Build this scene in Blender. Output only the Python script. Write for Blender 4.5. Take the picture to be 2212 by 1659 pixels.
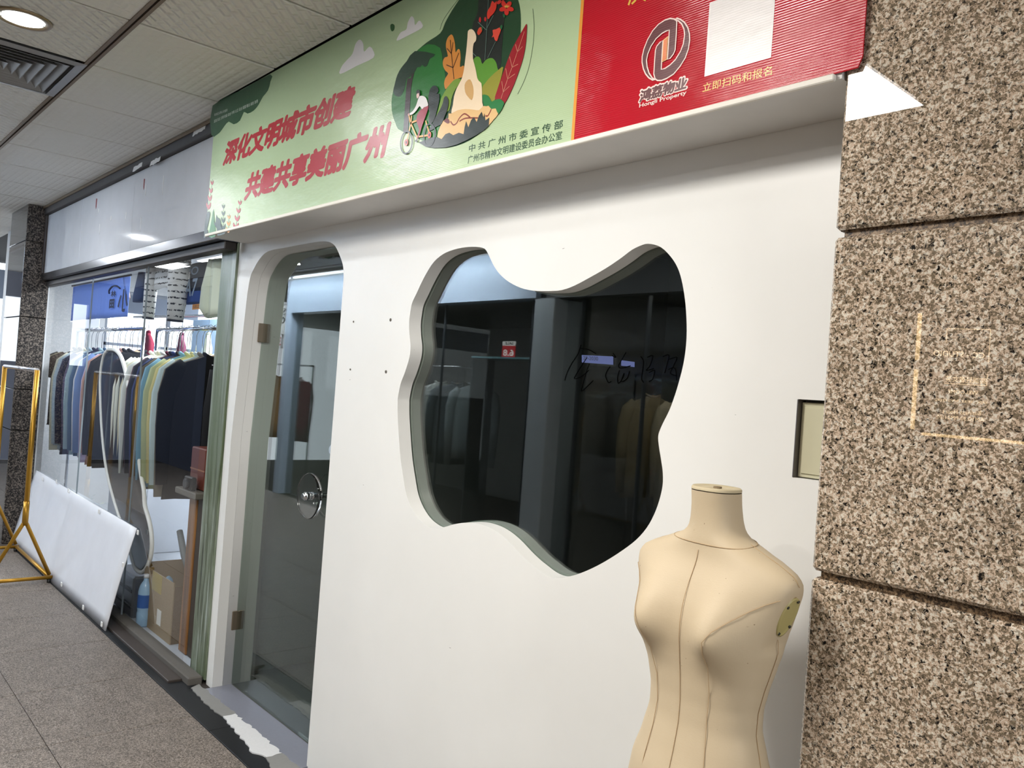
import bpy, bmesh, math, random
from mathutils import Vector, Matrix

for o in list(bpy.data.objects):
    bpy.data.objects.remove(o)
S = bpy.context.scene
COL = S.collection
random.seed(7)

# ------------------------------------------------------------------ camera
FPX, CXP, CYP = 1775.64, 1106.0, 829.5          # focal length and centre in pixels of a 2212 x 1659 frame
YAW, PITCH, ROLL = -0.84946286, 0.01095293, 0.07326961
CAM = Vector((0.0, -1.62, 1.52))                # metres; the white shopfront is the plane y = 0, floor z = 0
_f = Vector((math.cos(PITCH)*math.sin(YAW), math.cos(PITCH)*math.cos(YAW), math.sin(PITCH)))
_r = Vector((math.cos(YAW), -math.sin(YAW), 0.0))
_u = _r.cross(_f)
RT = _r*math.cos(ROLL) + _u*math.sin(ROLL)
UP = -_r*math.sin(ROLL) + _u*math.cos(ROLL)
FW = _f
cd = bpy.data.cameras.new('camera')
cam = bpy.data.objects.new('camera', cd)
COL.objects.link(cam)
cd.sensor_width = 36.0
cd.lens = FPX/2212*36.0
cd.clip_start = 0.02
cam.matrix_world = Matrix(((RT.x, UP.x, -FW.x, CAM.x), (RT.y, UP.y, -FW.y, CAM.y), (RT.z, UP.z, -FW.z, CAM.z), (0, 0, 0, 1)))
S.camera = cam

# ------------------------------------------------------------------ view, world, lamps
S.view_settings.view_transform = 'Standard'
S.view_settings.look = 'None'
S.view_settings.gamma = 1.0
S.view_settings.use_curve_mapping = False
S.view_settings.exposure = 0.48
w = bpy.data.worlds.new('daylight')
S.world = w
w.use_nodes = True
w.node_tree.nodes['Background'].inputs[0].default_value = (0.84, 0.92, 1.0, 1)
w.node_tree.nodes['Background'].inputs[1].default_value = 2.0

ZC = 2.768           # ceiling height
TS = 0.605           # ceiling and floor module
def area_light(name, loc, sx, sy, energy, color, rot=(0, 0, 0), spread=math.pi):
    l = bpy.data.lights.new(name, 'AREA')
    l.shape = 'RECTANGLE'; l.size = sx; l.size_y = sy
    l.energy = energy; l.color = color; l.spread = spread
    o = bpy.data.objects.new(name, l)
    COL.objects.link(o)
    o.location = loc; o.rotation_euler = rot
    return o
WARM = (1.0, 0.955, 0.89); COOL = (0.90, 0.95, 1.0); NEUT = (1.0, 0.975, 0.94)
LED_X = [-1.672, 1.92, -10.175]    # centres of the lit ceiling panels (module cells)
LED_Y = -1.662
for i, x in enumerate(LED_X):
    area_light('panel_lamp', (x, LED_Y, ZC-0.03), 0.60, 0.60, (48, 30, 30)[i], (WARM, WARM, COOL)[i])
DOWN = [(-3.53, -1.05), (-5.95, -1.05), (-8.37, -1.05), (-1.11, -2.62), (-3.53, -2.26), (-5.95, -2.26), (-8.37, -2.26)]
for (x, y) in DOWN:
    l = bpy.data.lights.new('downlight_lamp', 'AREA')
    l.shape = 'DISK'; l.size = 0.13; l.energy = 11; l.color = (0.95, 0.975, 1.0) if x < -3 else WARM
    o = bpy.data.objects.new('downlight_lamp', l); COL.objects.link(o)
    o.location = (x, y, ZC-0.014)
# tube lamps added to brighten the metal-clad header of the facing shop
for x in (-6.1, -7.4, -8.7, -10.0):
    area_light('header_fill_lamp', (x, -2.72, ZC-0.06), 1.2, 0.05, 34, (0.80, 0.90, 1.0), (math.radians(-35), 0, 0))
# lamps added inside the facing shops to brighten their garments
area_light('facing_fill_lamp', (-7.6, -3.40, 2.42), 0.9, 0.2, 12, COOL)
area_light('facing_fill_lamp', (-3.4, -3.40, 2.42), 0.9, 0.2, 14, WARM)
# shop lamps: lit ceiling panel of the clothes shop on the left
area_light('shop_panel_lamp', (-5.72, 1.05, 2.52), 0.9, 0.55, 90, COOL)
area_light('shop_panel_lamp', (-7.6, 1.6, 2.52), 1.1, 0.55, 90, COOL)

# ------------------------------------------------------------------ helpers
def ray(px, py):
    return RT*((px-CXP)/FPX) - UP*((py-CYP)/FPX) + FW
def on_y(px, py, Y):
    d = ray(px, py); return CAM + d*((Y-CAM.y)/d.y)
def on_z(px, py, Z):
    d = ray(px, py); return CAM + d*((Z-CAM.z)/d.z)
def on_x(px, py, X):
    d = ray(px, py); return CAM + d*((X-CAM.x)/d.x)

def link(name, mesh, mat=None, parent=None, smooth=False):
    if mat is not None:
        mesh.materials.clear(); mesh.materials.append(mat)
    if smooth:
        for p in mesh.polygons: p.use_smooth = True
    o = bpy.data.objects.new(name, mesh)
    COL.objects.link(o)
    if parent is not None: o.parent = parent
    return o
def empty(name, loc=(0, 0, 0), rz=0.0):
    o = bpy.data.objects.new(name, None)
    COL.objects.link(o); o.location = loc; o.rotation_euler = (0, 0, rz)
    o.empty_display_size = 0.1
    return o
def tag(o, label, cat, group=None, kind=None):
    if label: o['label'] = label
    if cat: o['category'] = cat
    if group: o['group'] = group
    if kind: o['kind'] = kind
    return o
def struct(o, label=None, cat=None):
    o['kind'] = 'structure'
    if label: o['label'] = label
    if cat: o['category'] = cat
    return o

class MB:
    """collects faces of one mesh"""
    def __init__(s): s.v = []; s.f = []; s.sm = []
    def add(s, vs, fs, smooth=False):
        k = len(s.v); s.v += [tuple(v) for v in vs]
        s.f += [tuple(i+k for i in f) for f in fs]; s.sm += [smooth]*len(fs)
        return s
    def box(s, x0, x1, y0, y1, z0, z1):
        x0, x1 = min(x0, x1), max(x0, x1); y0, y1 = min(y0, y1), max(y0, y1); z0, z1 = min(z0, z1), max(z0, z1)
        vs = [(x0,y0,z0),(x1,y0,z0),(x1,y1,z0),(x0,y1,z0),(x0,y0,z1),(x1,y0,z1),(x1,y1,z1),(x0,y1,z1)]
        return s.add(vs, [(0,3,2,1),(4,5,6,7),(0,1,5,4),(1,2,6,5),(2,3,7,6),(3,0,4,7)])
    def bbox(s, x0, x1, y0, y1, z0, z1, b=0.004):
        """box with chamfered edges"""
        bm = bmesh.new()
        bmesh.ops.create_cube(bm, size=1.0)
        for v in bm.verts:
            v.co = Vector(((x0+x1)/2+v.co.x*abs(x1-x0), (y0+y1)/2+v.co.y*abs(y1-y0), (z0+z1)/2+v.co.z*abs(z1-z0)))
        bmesh.ops.bevel(bm, geom=list(bm.edges), offset=b, segments=1, affect='EDGES', profile=0.5)
        bm.verts.index_update()
        s.add([v.co for v in bm.verts], [[v.index for v in f.verts] for f in bm.faces]); bm.free()
        return s
    def loft(s, rings, cap0=True, cap1=True, closed=True, smooth=True):
        n = len(rings[0]); k = len(s.v)
        for r in rings: s.v += [tuple(p) for p in r]
        fs = []
        m = n if closed else n-1
        for i in range(len(rings)-1):
            for j in range(m):
                a = k+i*n+j; b = k+i*n+(j+1) % n
                fs.append((a, b, b+n, a+n))
        s.f += fs; s.sm += [smooth]*len(fs)
        if cap0: s.f.append(tuple(k+j for j in reversed(range(n)))); s.sm.append(False)
        if cap1: s.f.append(tuple(k+(len(rings)-1)*n+j for j in range(n))); s.sm.append(False)
        return s
    def tube(s, pts, r, n=10, cap=True):
        pts = [Vector(p) for p in pts]
        rs = r if isinstance(r, (list, tuple)) else [r]*len(pts)
        rings = []; ref = None
        for i, p in enumerate(pts):
            t = (pts[min(i+1, len(pts)-1)]-pts[max(i-1, 0)]).normalized()
            if ref is None:
                ref = Vector((0, 0, 1)) if abs(t.z) < 0.9 else Vector((1, 0, 0))
            a = (ref - t*ref.dot(t)).normalized(); b = t.cross(a); ref = a
            rings.append([p + (a*math.cos(2*math.pi*j/n)+b*math.sin(2*math.pi*j/n))*rs[i] for j in range(n)])
        return s.loft(rings, cap, cap)
    def lathe(s, prof, c=(0, 0, 0), axis='z', n=28, cap0=True, cap1=True):
        rings = []
        for (r, h) in prof:
            ring = []
            for j in range(n):
                a = 2*math.pi*j/n; u, v = r*math.cos(a), r*math.sin(a)
                if axis == 'z': ring.append((c[0]+u, c[1]+v, c[2]+h))
                elif axis == 'y': ring.append((c[0]+v, c[1]+h, c[2]+u))
                else: ring.append((c[0]+h, c[1]+u, c[2]+v))
            rings.append(ring)
        return s.loft(rings, cap0, cap1)
    def build(s, name, mat, parent=None, smooth=None):
        me = bpy.data.meshes.new(name); me.from_pydata(s.v, [], s.f)
        for p, q in zip(me.polygons, s.sm): p.use_smooth = q if smooth is None else smooth
        me.validate(); me.update()
        return link(name, me, mat, parent)

def curve_mesh(loops, depth, res=1):
    """flat filled curve with holes, thickness depth, in the x,z plane centred on y = 0"""
    c = bpy.data.curves.new('outline', 'CURVE'); c.dimensions = '2D'; c.fill_mode = 'BOTH'
    c.extrude = depth/2
    for lp in loops:
        sp = c.splines.new('POLY'); sp.points.add(len(lp)-1); sp.use_cyclic_u = True
        for p, q in zip(sp.points, lp): p.co = (q[0], q[1], 0, 1)
    o = bpy.data.objects.new('outline', c); COL.objects.link(o)
    bpy.context.view_layer.update()
    me = bpy.data.meshes.new_from_object(o.evaluated_get(bpy.context.evaluated_depsgraph_get()))
    bpy.data.objects.remove(o); bpy.data.curves.remove(c)
    for v in me.vertices: v.co = (v.co.x, -v.co.z, v.co.y)
    return me
def plate(name, loops, y0, y1, mat, parent=None):
    me = curve_mesh(loops, abs(y1-y0))
    for v in me.vertices: v.co.y += (y0+y1)/2
    return link(name, me, mat, parent)
def smooth_loop(pts, k=4, closed=True):
    """Catmull-Rom through the points"""
    n = len(pts); out = []
    for i in range(n if closed else n-1):
        p = [pts[(i+d) % n] if closed else pts[min(max(i+d, 0), n-1)] for d in (-1, 0, 1, 2)]
        for j in range(k):
            t = j/k
            out.append(tuple(0.5*((2*p[1][a])+(-p[0][a]+p[2][a])*t+(2*p[0][a]-5*p[1][a]+4*p[2][a]-p[3][a])*t*t+(-p[0][a]+3*p[1][a]-3*p[2][a]+p[3][a])*t**3) for a in range(len(pts[0]))))
    if not closed: out.append(tuple(pts[-1]))
    return out
def text_mesh(body, offset=0.0, shear=0.0, spacing=1.0, depth=0.0):
    c = bpy.data.curves.new('lettering', 'FONT'); c.body = body; c.offset = offset; c.shear = shear
    c.space_character = spacing; c.resolution_u = 3; c.extrude = depth
    o = bpy.data.objects.new('lettering', c); COL.objects.link(o)
    bpy.context.view_layer.update()
    me = bpy.data.meshes.new_from_object(o.evaluated_get(bpy.context.evaluated_depsgraph_get()))
    bpy.data.objects.remove(o); bpy.data.curves.remove(c)
    return me
def fit_text(name, body, BL, BR, TL, mat, parent, bold=0.0, spacing=1.0, flip=False):
    """lettering stretched so that its bounding box spans the three given corners; bold thickens the strokes (in em)"""
    me = text_mesh(body, 0.0, 0.0, spacing)
    if bold:
        vs = [v.co.copy() for v in me.vertices]; fs = [tuple(p.vertices) for p in me.polygons]
        V, F = list(vs), list(fs); lift = 0.0
        for r, n in ((bold, 12), (bold*0.5, 6)):
            for j in range(n):
                a = 2*math.pi*j/n; k = len(V); lift += 1.0
                V += [c+Vector((r*math.cos(a), r*math.sin(a), lift)) for c in vs]; F += [tuple(i+k for i in f) for f in fs]
        me = bpy.data.meshes.new('lettering'); me.from_pydata(V, [], F); me.update()
    xs = [v.co.x for v in me.vertices]; ys = [v.co.y for v in me.vertices]
    x0, x1, y0, y1 = min(xs), max(xs), min(ys), max(ys)
    BL, BR, TL = Vector(BL), Vector(BR), Vector(TL)
    nrm = (BR-BL).cross(TL-BL).normalized()
    for v in me.vertices:
        u = (v.co.x-x0)/(x1-x0); t = (v.co.y-y0)/(y1-y0)
        v.co = BL + (BR-BL)*u + (TL-BL)*t + nrm*(v.co.z*8e-6)
    return link(name, me, mat, parent)

# ------------------------------------------------------------------ materials
def new_mat(name):
    m = bpy.data.materials.new(name); m.use_nodes = True
    nt = m.node_tree; return m, nt, nt.nodes['Principled BSDF']
def N(nt, t, **kw):
    n = nt.nodes.new(t)
    for k, v in kw.items():
        if k in n.inputs: n.inputs[k].default_value = v
        else: setattr(n, k, v)
    return n
def ramp(nt, fac, stops, interp='LINEAR'):
    r = nt.nodes.new('ShaderNodeValToRGB'); r.color_ramp.interpolation = interp
    e = r.color_ramp.elements
    while len(e) < len(stops): e.new(0.5)
    for el, (p, c) in zip(e, stops):
        el.position = p; el.color = (*c, 1) if len(c) == 3 else c
    nt.links.new(fac, r.inputs[0]); return r.outputs[0]
def mixc(nt, fac, a, b, mode='MIX'):
    n = nt.nodes.new('ShaderNodeMix'); n.data_type = 'RGBA'; n.blend_type = mode
    for sock, val in ((n.inputs[0], fac), (n.inputs[6], a), (n.inputs[7], b)):
        if hasattr(val, 'default_value') or hasattr(val, 'is_linked'): nt.links.new(val, sock)
        elif isinstance(val, tuple): sock.default_value = (*val, 1) if len(val) == 3 else val
        else: sock.default_value = val
    return n.outputs[2]
def coord(nt, scale=(1, 1, 1), rot=(0, 0, 0)):
    t = nt.nodes.new('ShaderNodeTexCoord'); g = nt.nodes.new('ShaderNodeNewGeometry'); m = nt.nodes.new('ShaderNodeMapping')
    m.inputs['Scale'].default_value = scale; m.inputs['Rotation'].default_value = rot
    nt.links.new(g.outputs['Position'], m.inputs[0]); return m.outputs[0]
def noise(nt, vec, scale, detail=2.0, rough=0.5, out=0):
    n = nt.nodes.new('ShaderNodeTexNoise'); n.inputs['Scale'].default_value = scale
    n.inputs['Detail'].default_value = detail; n.inputs['Roughness'].default_value = rough
    nt.links.new(vec, n.inputs['Vector']); return n.outputs[out]
def bump(nt, b, height, strength, dist=0.01):
    n = nt.nodes.new('ShaderNodeBump'); n.inputs['Strength'].default_value = strength; n.inputs['Distance'].default_value = dist
    nt.links.new(height, n.inputs['Height']); nt.links.new(n.outputs[0], b.inputs['Normal']); return n
def srgb(r, g, b):
    return tuple(((c/255)/12.92 if c/255 <= 0.04045 else (((c/255)+0.055)/1.055)**2.4) for c in (r, g, b))
_plain = {}
def plain(name, col, rough=0.6, metal=0.0, spec=0.5, fine=0.0):
    """plain painted, printed or woven surface with a slight mottling"""
    if name in _plain: return _plain[name]
    m, nt, b = new_mat(name)
    b.inputs['Roughness'].default_value = rough; b.inputs['Metallic'].default_value = metal
    b.inputs['Specular IOR Level'].default_value = spec
    v = coord(nt)
    f = noise(nt, v, 9.0 if not fine else fine, 3.0)
    nt.links.new(mixc(nt, f, tuple(c*0.93 for c in col), tuple(min(1, c*1.05) for c in col)), b.inputs['Base Color'])
    _plain[name] = m
    return m
def emit(name, col, strength):
    m, nt, b = new_mat(name)
    b.inputs['Base Color'].default_value = (*col, 1)
    b.inputs['Emission Color'].default_value = (*col, 1); b.inputs['Emission Strength'].default_value = strength
    return m
def glass(name, tint, ior=1.5, base=0.0, rough=0.0, refl=(1, 1, 1)):
    """thin pane: see-through film plus mirror reflection that grows at grazing angles"""
    m, nt, b = new_mat(name); nt.nodes.remove(b)
    out = nt.nodes['Material Output']
    t = N(nt, 'ShaderNodeBsdfTransparent'); t.inputs[0].default_value = (*tint, 1)
    g = N(nt, 'ShaderNodeBsdfGlossy'); g.inputs['Roughness'].default_value = rough; g.inputs[0].default_value = (*refl, 1)
    f0 = ((ior-1)/(ior+1))**2 + base
    lw = N(nt, 'ShaderNodeLayerWeight'); lw.inputs['Blend'].default_value = 0.5
    pw = N(nt, 'ShaderNodeMath', operation='POWER'); pw.inputs[1].default_value = 5.0
    nt.links.new(lw.outputs['Facing'], pw.inputs[0])
    ad = N(nt, 'ShaderNodeMath', operation='MULTIPLY_ADD'); ad.use_clamp = True; ad.inputs[1].default_value = 1.0-f0; ad.inputs[2].default_value = f0
    nt.links.new(pw.outputs[0], ad.inputs[0])
    mx = N(nt, 'ShaderNodeMixShader')
    nt.links.new(ad.outputs[0], mx.inputs[0]); nt.links.new(t.outputs[0], mx.inputs[1]); nt.links.new(g.outputs[0], mx.inputs[2])
    nt.links.new(mx.outputs[0], out.inputs[0])
    return m

def granite(name, cols, scale, rough, spec=0.5, bumpy=0.0, dark=0.42):
    """speckled stone: cols = grey-green, brown, pink, cream, black grains"""
    m, nt, b = new_mat(name)
    v = coord(nt)
    wv = nt.nodes.new('ShaderNodeMix'); wv.data_type = 'VECTOR'; wv.inputs[0].default_value = 0.012
    nt.links.new(v, wv.inputs[4]); nt.links.new(noise(nt, v, scale*0.8, 2.0, 0.5, 1), wv.inputs[5])
    vv = wv.outputs[1]
    n1 = noise(nt, vv, scale, 2.0, 0.6)
    n2 = noise(nt, vv, scale*1.25, 1.0, 0.5)
    n4 = noise(nt, vv, scale*0.55, 2.0, 0.5)
    n3 = noise(nt, v, scale*0.05, 3.0)
    base = ramp(nt, n1, [(0.0, cols[0]), (0.42, cols[0]), (0.455, cols[1]), (0.50, cols[2]), (0.56, cols[2]), (0.60, cols[3]), (1.0, cols[3])])
    g = ramp(nt, n4, [(0.0, (1, 1, 1)), (0.40, (1, 1, 1)), (0.44, (0, 0, 0)), (1.0, (0, 0, 0))])
    base = mixc(nt, mixc(nt, 0.7, (0, 0, 0), g), base, cols[0])
    dk = ramp(nt, n2, [(0.0, (1, 1, 1)), (dark-0.03, (1, 1, 1)), (dark, (0, 0, 0)), (1.0, (0, 0, 0))])
    dk = mixc(nt, 1.0, dk, ramp(nt, n4, [(0.38, (1, 1, 1)), (0.56, (0, 0, 0))]), 'MULTIPLY')
    c = mixc(nt, dk, base, cols[4])
    mo = ramp(nt, n3, [(0.3, (0.88, 0.88, 0.88)), (0.7, (1.1, 1.1, 1.1))])
    c = mixc(nt, 1.0, c, mo, 'MULTIPLY')
    nt.links.new(c, b.inputs['Base Color'])
    b.inputs['Roughness'].default_value = rough; b.inputs['Specular IOR Level'].default_value = spec
    if bumpy: bump(nt, b, n1, bumpy, 0.002)
    return m
M = {}
M['granite'] = granite('polished_pink_granite', [srgb(112, 100, 82), srgb(156, 134, 112), srgb(190, 169, 148), srgb(212, 204, 188), srgb(28, 25, 23)], 190, 0.008, 0.6, 0.0, 0.47)
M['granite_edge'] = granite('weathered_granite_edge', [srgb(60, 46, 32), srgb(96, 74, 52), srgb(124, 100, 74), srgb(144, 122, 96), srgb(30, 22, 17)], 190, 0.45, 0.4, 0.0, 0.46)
M['granite_dark'] = granite('rough_dark_granite', [srgb(30, 27, 26), srgb(58, 53, 50), srgb(92, 84, 78), srgb(128, 118, 108), srgb(16, 15, 15)], 95, 0.65, 0.3, 0.5)
M['granite_mirror'] = granite('polished_dark_granite', [srgb(40, 40, 42), srgb(58, 58, 60), srgb(80, 80, 82), srgb(100, 98, 98), srgb(25, 25, 26)], 165, 0.03, 1.0)
M['floor'] = granite('flamed_floor_granite', [srgb(78, 70, 63), srgb(104, 95, 87), srgb(130, 120, 111), srgb(152, 142, 133), srgb(48, 42, 38)], 200, 0.5, 0.4, 0.3)
M['grout'] = plain('grout', srgb(52, 46, 42), 0.9)
M['black_stone'] = plain('black_border_stone', srgb(22, 23, 25), 0.5, 0.0, 0.3)
M['sill_stone'] = plain('grey_sill_stone', srgb(122, 124, 134), 0.35, fine=60)
M['bright_patch'] = plain('scraped_bright_cement', srgb(205, 205, 205), 0.7, fine=120)

def wall_paint():
    m, nt, b = new_mat('white_wall_paint')
    v = coord(nt)
    n = noise(nt, v, 2.2, 4.0, 0.6)
    c = mixc(nt, n, srgb(222, 222, 219), srgb(234, 234, 231))
    sc = coord(nt, (1, 1, 3.5))
    k = noise(nt, sc, 34, 1.0)
    sp = ramp(nt, k, [(0.0, (1, 1, 1)), (0.175, (1, 1, 1)), (0.2, (0, 0, 0)), (1, (0, 0, 0))])
    c = mixc(nt, sp, c, srgb(150, 148, 144))
    nt.links.new(c, b.inputs['Base Color'])
    b.inputs['Roughness'].default_value = 0.38
    bump(nt, b, noise(nt, v, 5.0, 3.0), 0.12, 0.01)
    return m
M['wall'] = wall_paint()
M['white_gloss'] = plain('white_gloss_board', srgb(214, 217, 222), 0.05)
M['white_sheet'] = plain('white_plastic_sheet', srgb(222, 224, 230), 0.35)
M['soffit'] = plain('white_soffit_board', srgb(216, 214, 210), 0.5)
M['lining'] = plain('grey_green_lining', srgb(176, 180, 174), 0.55)

def ceiling_mat(name, pat):
    m, nt, b = new_mat(name)
    v = coord(nt)
    n = noise(nt, v, 1.1, 5.0, 0.65)
    st = noise(nt, coord(nt, (10, 1.6, 1), (0, 0, 0.35)), 3.0, 3.0, 0.7)
    c = mixc(nt, n, srgb(208, 206, 198), srgb(226, 224, 218))
    sk = ramp(nt, st, [(0.0, (1, 1, 1)), (0.24, (1, 1, 1)), (0.31, (0, 0, 0)), (1, (0, 0, 0))])
    c = mixc(nt, mixc(nt, 0.55, (0, 0, 0), sk), c, srgb(120, 104, 82))
    nt.links.new(c, b.inputs['Base Color'])
    b.inputs['Roughness'].default_value = 0.7
    br = N(nt, 'ShaderNodeTexBrick'); br.offset = 0.5
    br.inputs['Scale'].default_value = 7.0; br.inputs['Mortar Size'].default_value = 0.09; br.inputs['Mortar Smooth'].default_value = 1.0
    br.inputs['Color1'].default_value = (1, 1, 1, 1); br.inputs['Color2'].default_value = (0.55, 0.55, 0.55, 1); br.inputs['Mortar'].default_value = (0.1, 0.1, 0.1, 1)
    nt.links.new(coord(nt, (1, 1, 1), (0, 0, 0.78 if pat else 0.0)), br.inputs['Vector'])
    bump(nt, b, br.outputs[0], 0.8 if pat else 0.3, 0.012)
    return m
M['ceil_a'] = ceiling_mat('embossed_ceiling_tile', 1)
M['ceil_b'] = ceiling_mat('stained_ceiling_tile', 0)
M['tbar'] = plain('brown_ceiling_rail', srgb(112, 92, 66), 0.4, 0.3)
M['dark'] = plain('dark_gap', srgb(24, 21, 19), 0.8)
M['steel'] = plain('scratched_steel', srgb(96, 98, 106), 0.18, 0.9, 0.5, 30)
M['steel_dark'] = plain('dirty_dark_frame', srgb(54, 49, 46), 0.55, 0.3, 0.5, 24)
M['chrome'] = plain('chrome_tube', srgb(205, 208, 212), 0.12, 1.0)
M['hinge'] = plain('worn_brass_hinge', srgb(150, 136, 118), 0.3, 0.85)
M['gold'] = plain('gold_paint_tube', srgb(172, 128, 40), 0.33, 0.6)
def acrylic():
    m, nt, b = new_mat('clear_acrylic')
    b.inputs['Base Color'].default_value = (0.97, 0.98, 0.98, 1); b.inputs['Roughness'].default_value = 0.02
    b.inputs['Transmission Weight'].default_value = 1.0; b.inputs['IOR'].default_value = 1.49
    return m
M['acrylic'] = acrylic()
M['shop_glass'] = glass('shop_window_glass', (0.95, 0.965, 0.97), 1.5, 0.0)
M['door_glass'] = glass('grey_green_door_glass', (0.80, 0.85, 0.82), 1.5, 0.015)
M['apple_glass'] = glass('dark_film_glass', (0.80, 0.84, 0.82), 1.5, 0.045, 0.0, (1.0, 0.985, 0.96))
M['opp_glass'] = glass('facing_shop_glass', (0.85, 0.87, 0.87), 1.5, 0.0)
M['led'] = emit('lit_panel_diffuser', (1.0, 0.98, 0.95), 5.0)
M['lamp'] = emit('lit_lamp_glass', (0.92, 0.97, 1.0), 7.0)

# ================================================================== the setting
XL, XR = -14.0, 4.2          # ends of the corridor
YO = -3.05                   # facing shop fronts
GX = lambda k: -3.215 + 0.607*k
GY = lambda j: -0.754 - 0.605*j

# ---- floor: grout bed with granite tiles laid on it
fl = struct(MB().box(XL, XR, YO-3.2, 3.6, -0.08, -0.006).build('floor', M['grout']), 'grey speckled granite tile floor of the corridor', 'floor')
def tile_mesh(sx, sy, t, b, name):
    return MB().bbox(-sx/2, sx/2, -sy/2, sy/2, -t, 0, b)
tiles = {}
for row, (y0, y1) in enumerate([(-0.763, -0.192), (-1.374, -0.763), (-1.985, -1.374), (-2.596, -1.985), (-3.05, -2.596)]):
    sy = y1-y0-0.003; me = None
    for k in range(-17, 13):
        xc = -3.584+0.3075+0.615*k
        if xc < XL+0.3 or xc > XR-0.3: continue
        if me is None:
            o = tile_mesh(0.612, sy, 0.012, 0.0012, 'floor_tile').build('floor_tile', M['floor'], fl); me = o.data
        else:
            o = link('floor_tile', me, None, fl)
        o.location = (xc, (y0+y1)/2, 0)
# border strip and thresholds
for k, (xa, xb) in enumerate([(XL, -9.2), (-9.2, -6.4), (-6.4, -4.9), (-4.9, -3.4), (-3.4, -1.9), (-1.9, -0.75)]):
    MB().bbox(xa+0.001, xb-0.001, -0.19, -0.045, -0.02, 0.0, 0.001).build('border_slab', M['black_stone'], fl)
def ragged(pts, amp, seed):
    r = random.Random(seed); out = []
    n = len(pts)
    for i in range(n):
        a, b = pts[i], pts[(i+1) % n]
        L = math.hypot(b[0]-a[0], b[1]-a[1]); m = max(1, int(L/0.02))
        for j in range(m):
            t = j/m
            out.append((a[0]+(b[0]-a[0])*t+r.uniform(-amp, amp)*(j > 0), a[1]+(b[1]-a[1])*t+r.uniform(-amp, amp)*(j > 0)))
    return out
def flat_patch(name, pts, z0, z1, mat, parent):
    """thin slab with a given outline lying on the floor"""
    me = curve_mesh([pts], z1-z0)
    for v in me.vertices: v.co = (v.co.x, v.co.z, (z0+z1)/2 - v.co.y)
    return link(name, me, mat, parent)
flat_patch('cement_patch', ragged([(-3.93, -0.035), (-3.90, -0.085), (-3.62, -0.10), (-3.50, -0.085), (-3.50, -0.03)], 0.005, 3), 0.0, 0.004, plain('grey_cement', srgb(128, 127, 124), 0.8, fine=80), fl)
flat_patch('scraped_patch', ragged([(-3.505, -0.032), (-3.505, -0.088), (-3.30, -0.105), (-3.12, -0.13), (-3.04, -0.10), (-3.04, -0.032)], 0.007, 5), 0.0, 0.005, M['bright_patch'], fl)
flat_patch('cement_patch', ragged([(-3.045, -0.032), (-3.05, -0.10), (-2.90, -0.13), (-2.80, -0.12), (-2.80, -0.032)], 0.005, 8), 0.0, 0.004, plain('grey_cement', srgb(128, 127, 124), 0.8), fl)
MB().bbox(-3.86, -2.885, -0.034, 0.0965, -0.02, 0.003, 0.001).build('door_sill', M['sill_stone'], fl)
MB().bbox(-7.655, -4.02, -0.152, -0.085, -0.02, 0.012, 0.003).build('sill_plank', plain('rusty_dark_plank', srgb(58, 50, 45), 0.6, fine=26), fl)
MB().bbox(-7.655, -3.94, -0.084, -0.015, -0.02, 0.036, 0.006).build('sill_kerb', plain('crumbling_grey_mortar', srgb(88, 84, 79), 0.9, fine=70), fl)
# floors inside the shops
sf = struct(MB().box(-9.6, -4.0, -0.014, 3.4, -0.006, 0.012).build('floor_shop', plain('pale_glossy_shop_floor', srgb(176, 182, 190), 0.18)), 'pale glossy floor inside the clothes shop', 'floor')
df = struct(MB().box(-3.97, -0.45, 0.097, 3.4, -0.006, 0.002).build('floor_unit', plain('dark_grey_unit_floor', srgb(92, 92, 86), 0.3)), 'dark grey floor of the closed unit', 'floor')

# ---- ceiling: embossed tiles hung in a brown grid
cl = struct(MB().box(XL, XR, YO-3.2, 3.6, ZC+0.10, ZC+0.2).build('ceiling', M['dark']), 'stained embossed tile ceiling hung in a brown grid', 'ceiling')
ROWS = [(-0.748, -0.02)] + [(GY(j+1)+0.006, GY(j)-0.006) for j in range(3)] + [(YO, GY(3)-0.006)]
LIT = {(3, 1): 0, (9, 1): 1, (-11, 1): 2}      # (column right edge k, row j) cells with a lit panel
VENT = {(-1, 1-1+0)}                            # filled below
skip = set()
for k in range(-18, 13):
    for r in range(5):
        x1, x0 = GX(k), GX(k-1)
        y0, y1 = ROWS[r]
        if r == 2 and k in (3, 9, -11): continue          # lit panels
        if r == 1 and k == -1: continue                  # air vent
        sx = x1-x0-0.014; sy = y1-y0
        if r == 0 and k >= 0 and k <= 5:                # shortened by the sign box
            y1 = -0.205; sy = y1-y0
        key = (round(sx, 3), round(sy, 3))
        mat = M['ceil_b'] if (r == 0 and k < 0) or (k*7+r*3) % 5 == 0 else M['ceil_a']
        if key not in tiles:
            tiles[key] = MB().bbox(-sx/2, sx/2, -sy/2, sy/2, 0, 0.014, 0.003)
            o = tiles[key].build('ceiling_tile', None, cl); tiles[key] = o.data; o.data.materials.append(mat)
        else:
            o = link('ceiling_tile', tiles[key], None, cl)
        o.material_slots[0].link = 'OBJECT'; o.material_slots[0].material = mat
        o.location = ((x0+x1)/2, (y0+y1)/2, ZC + random.uniform(0, 0.003))
for j in range(4):
    MB().box(XL, XR, GY(j)-0.017, GY(j)-0.004, ZC-0.004, ZC+0.03).box(XL, XR, GY(j)+0.004, GY(j)+0.017, ZC-0.004, ZC+0.03).build('ceiling_rail', M['tbar'], cl)
    MB().box(XL, XR, GY(j)-0.004, GY(j)+0.004, ZC+0.004, ZC+0.03).build('ceiling_rail_slot', M['dark'], cl)
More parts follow.
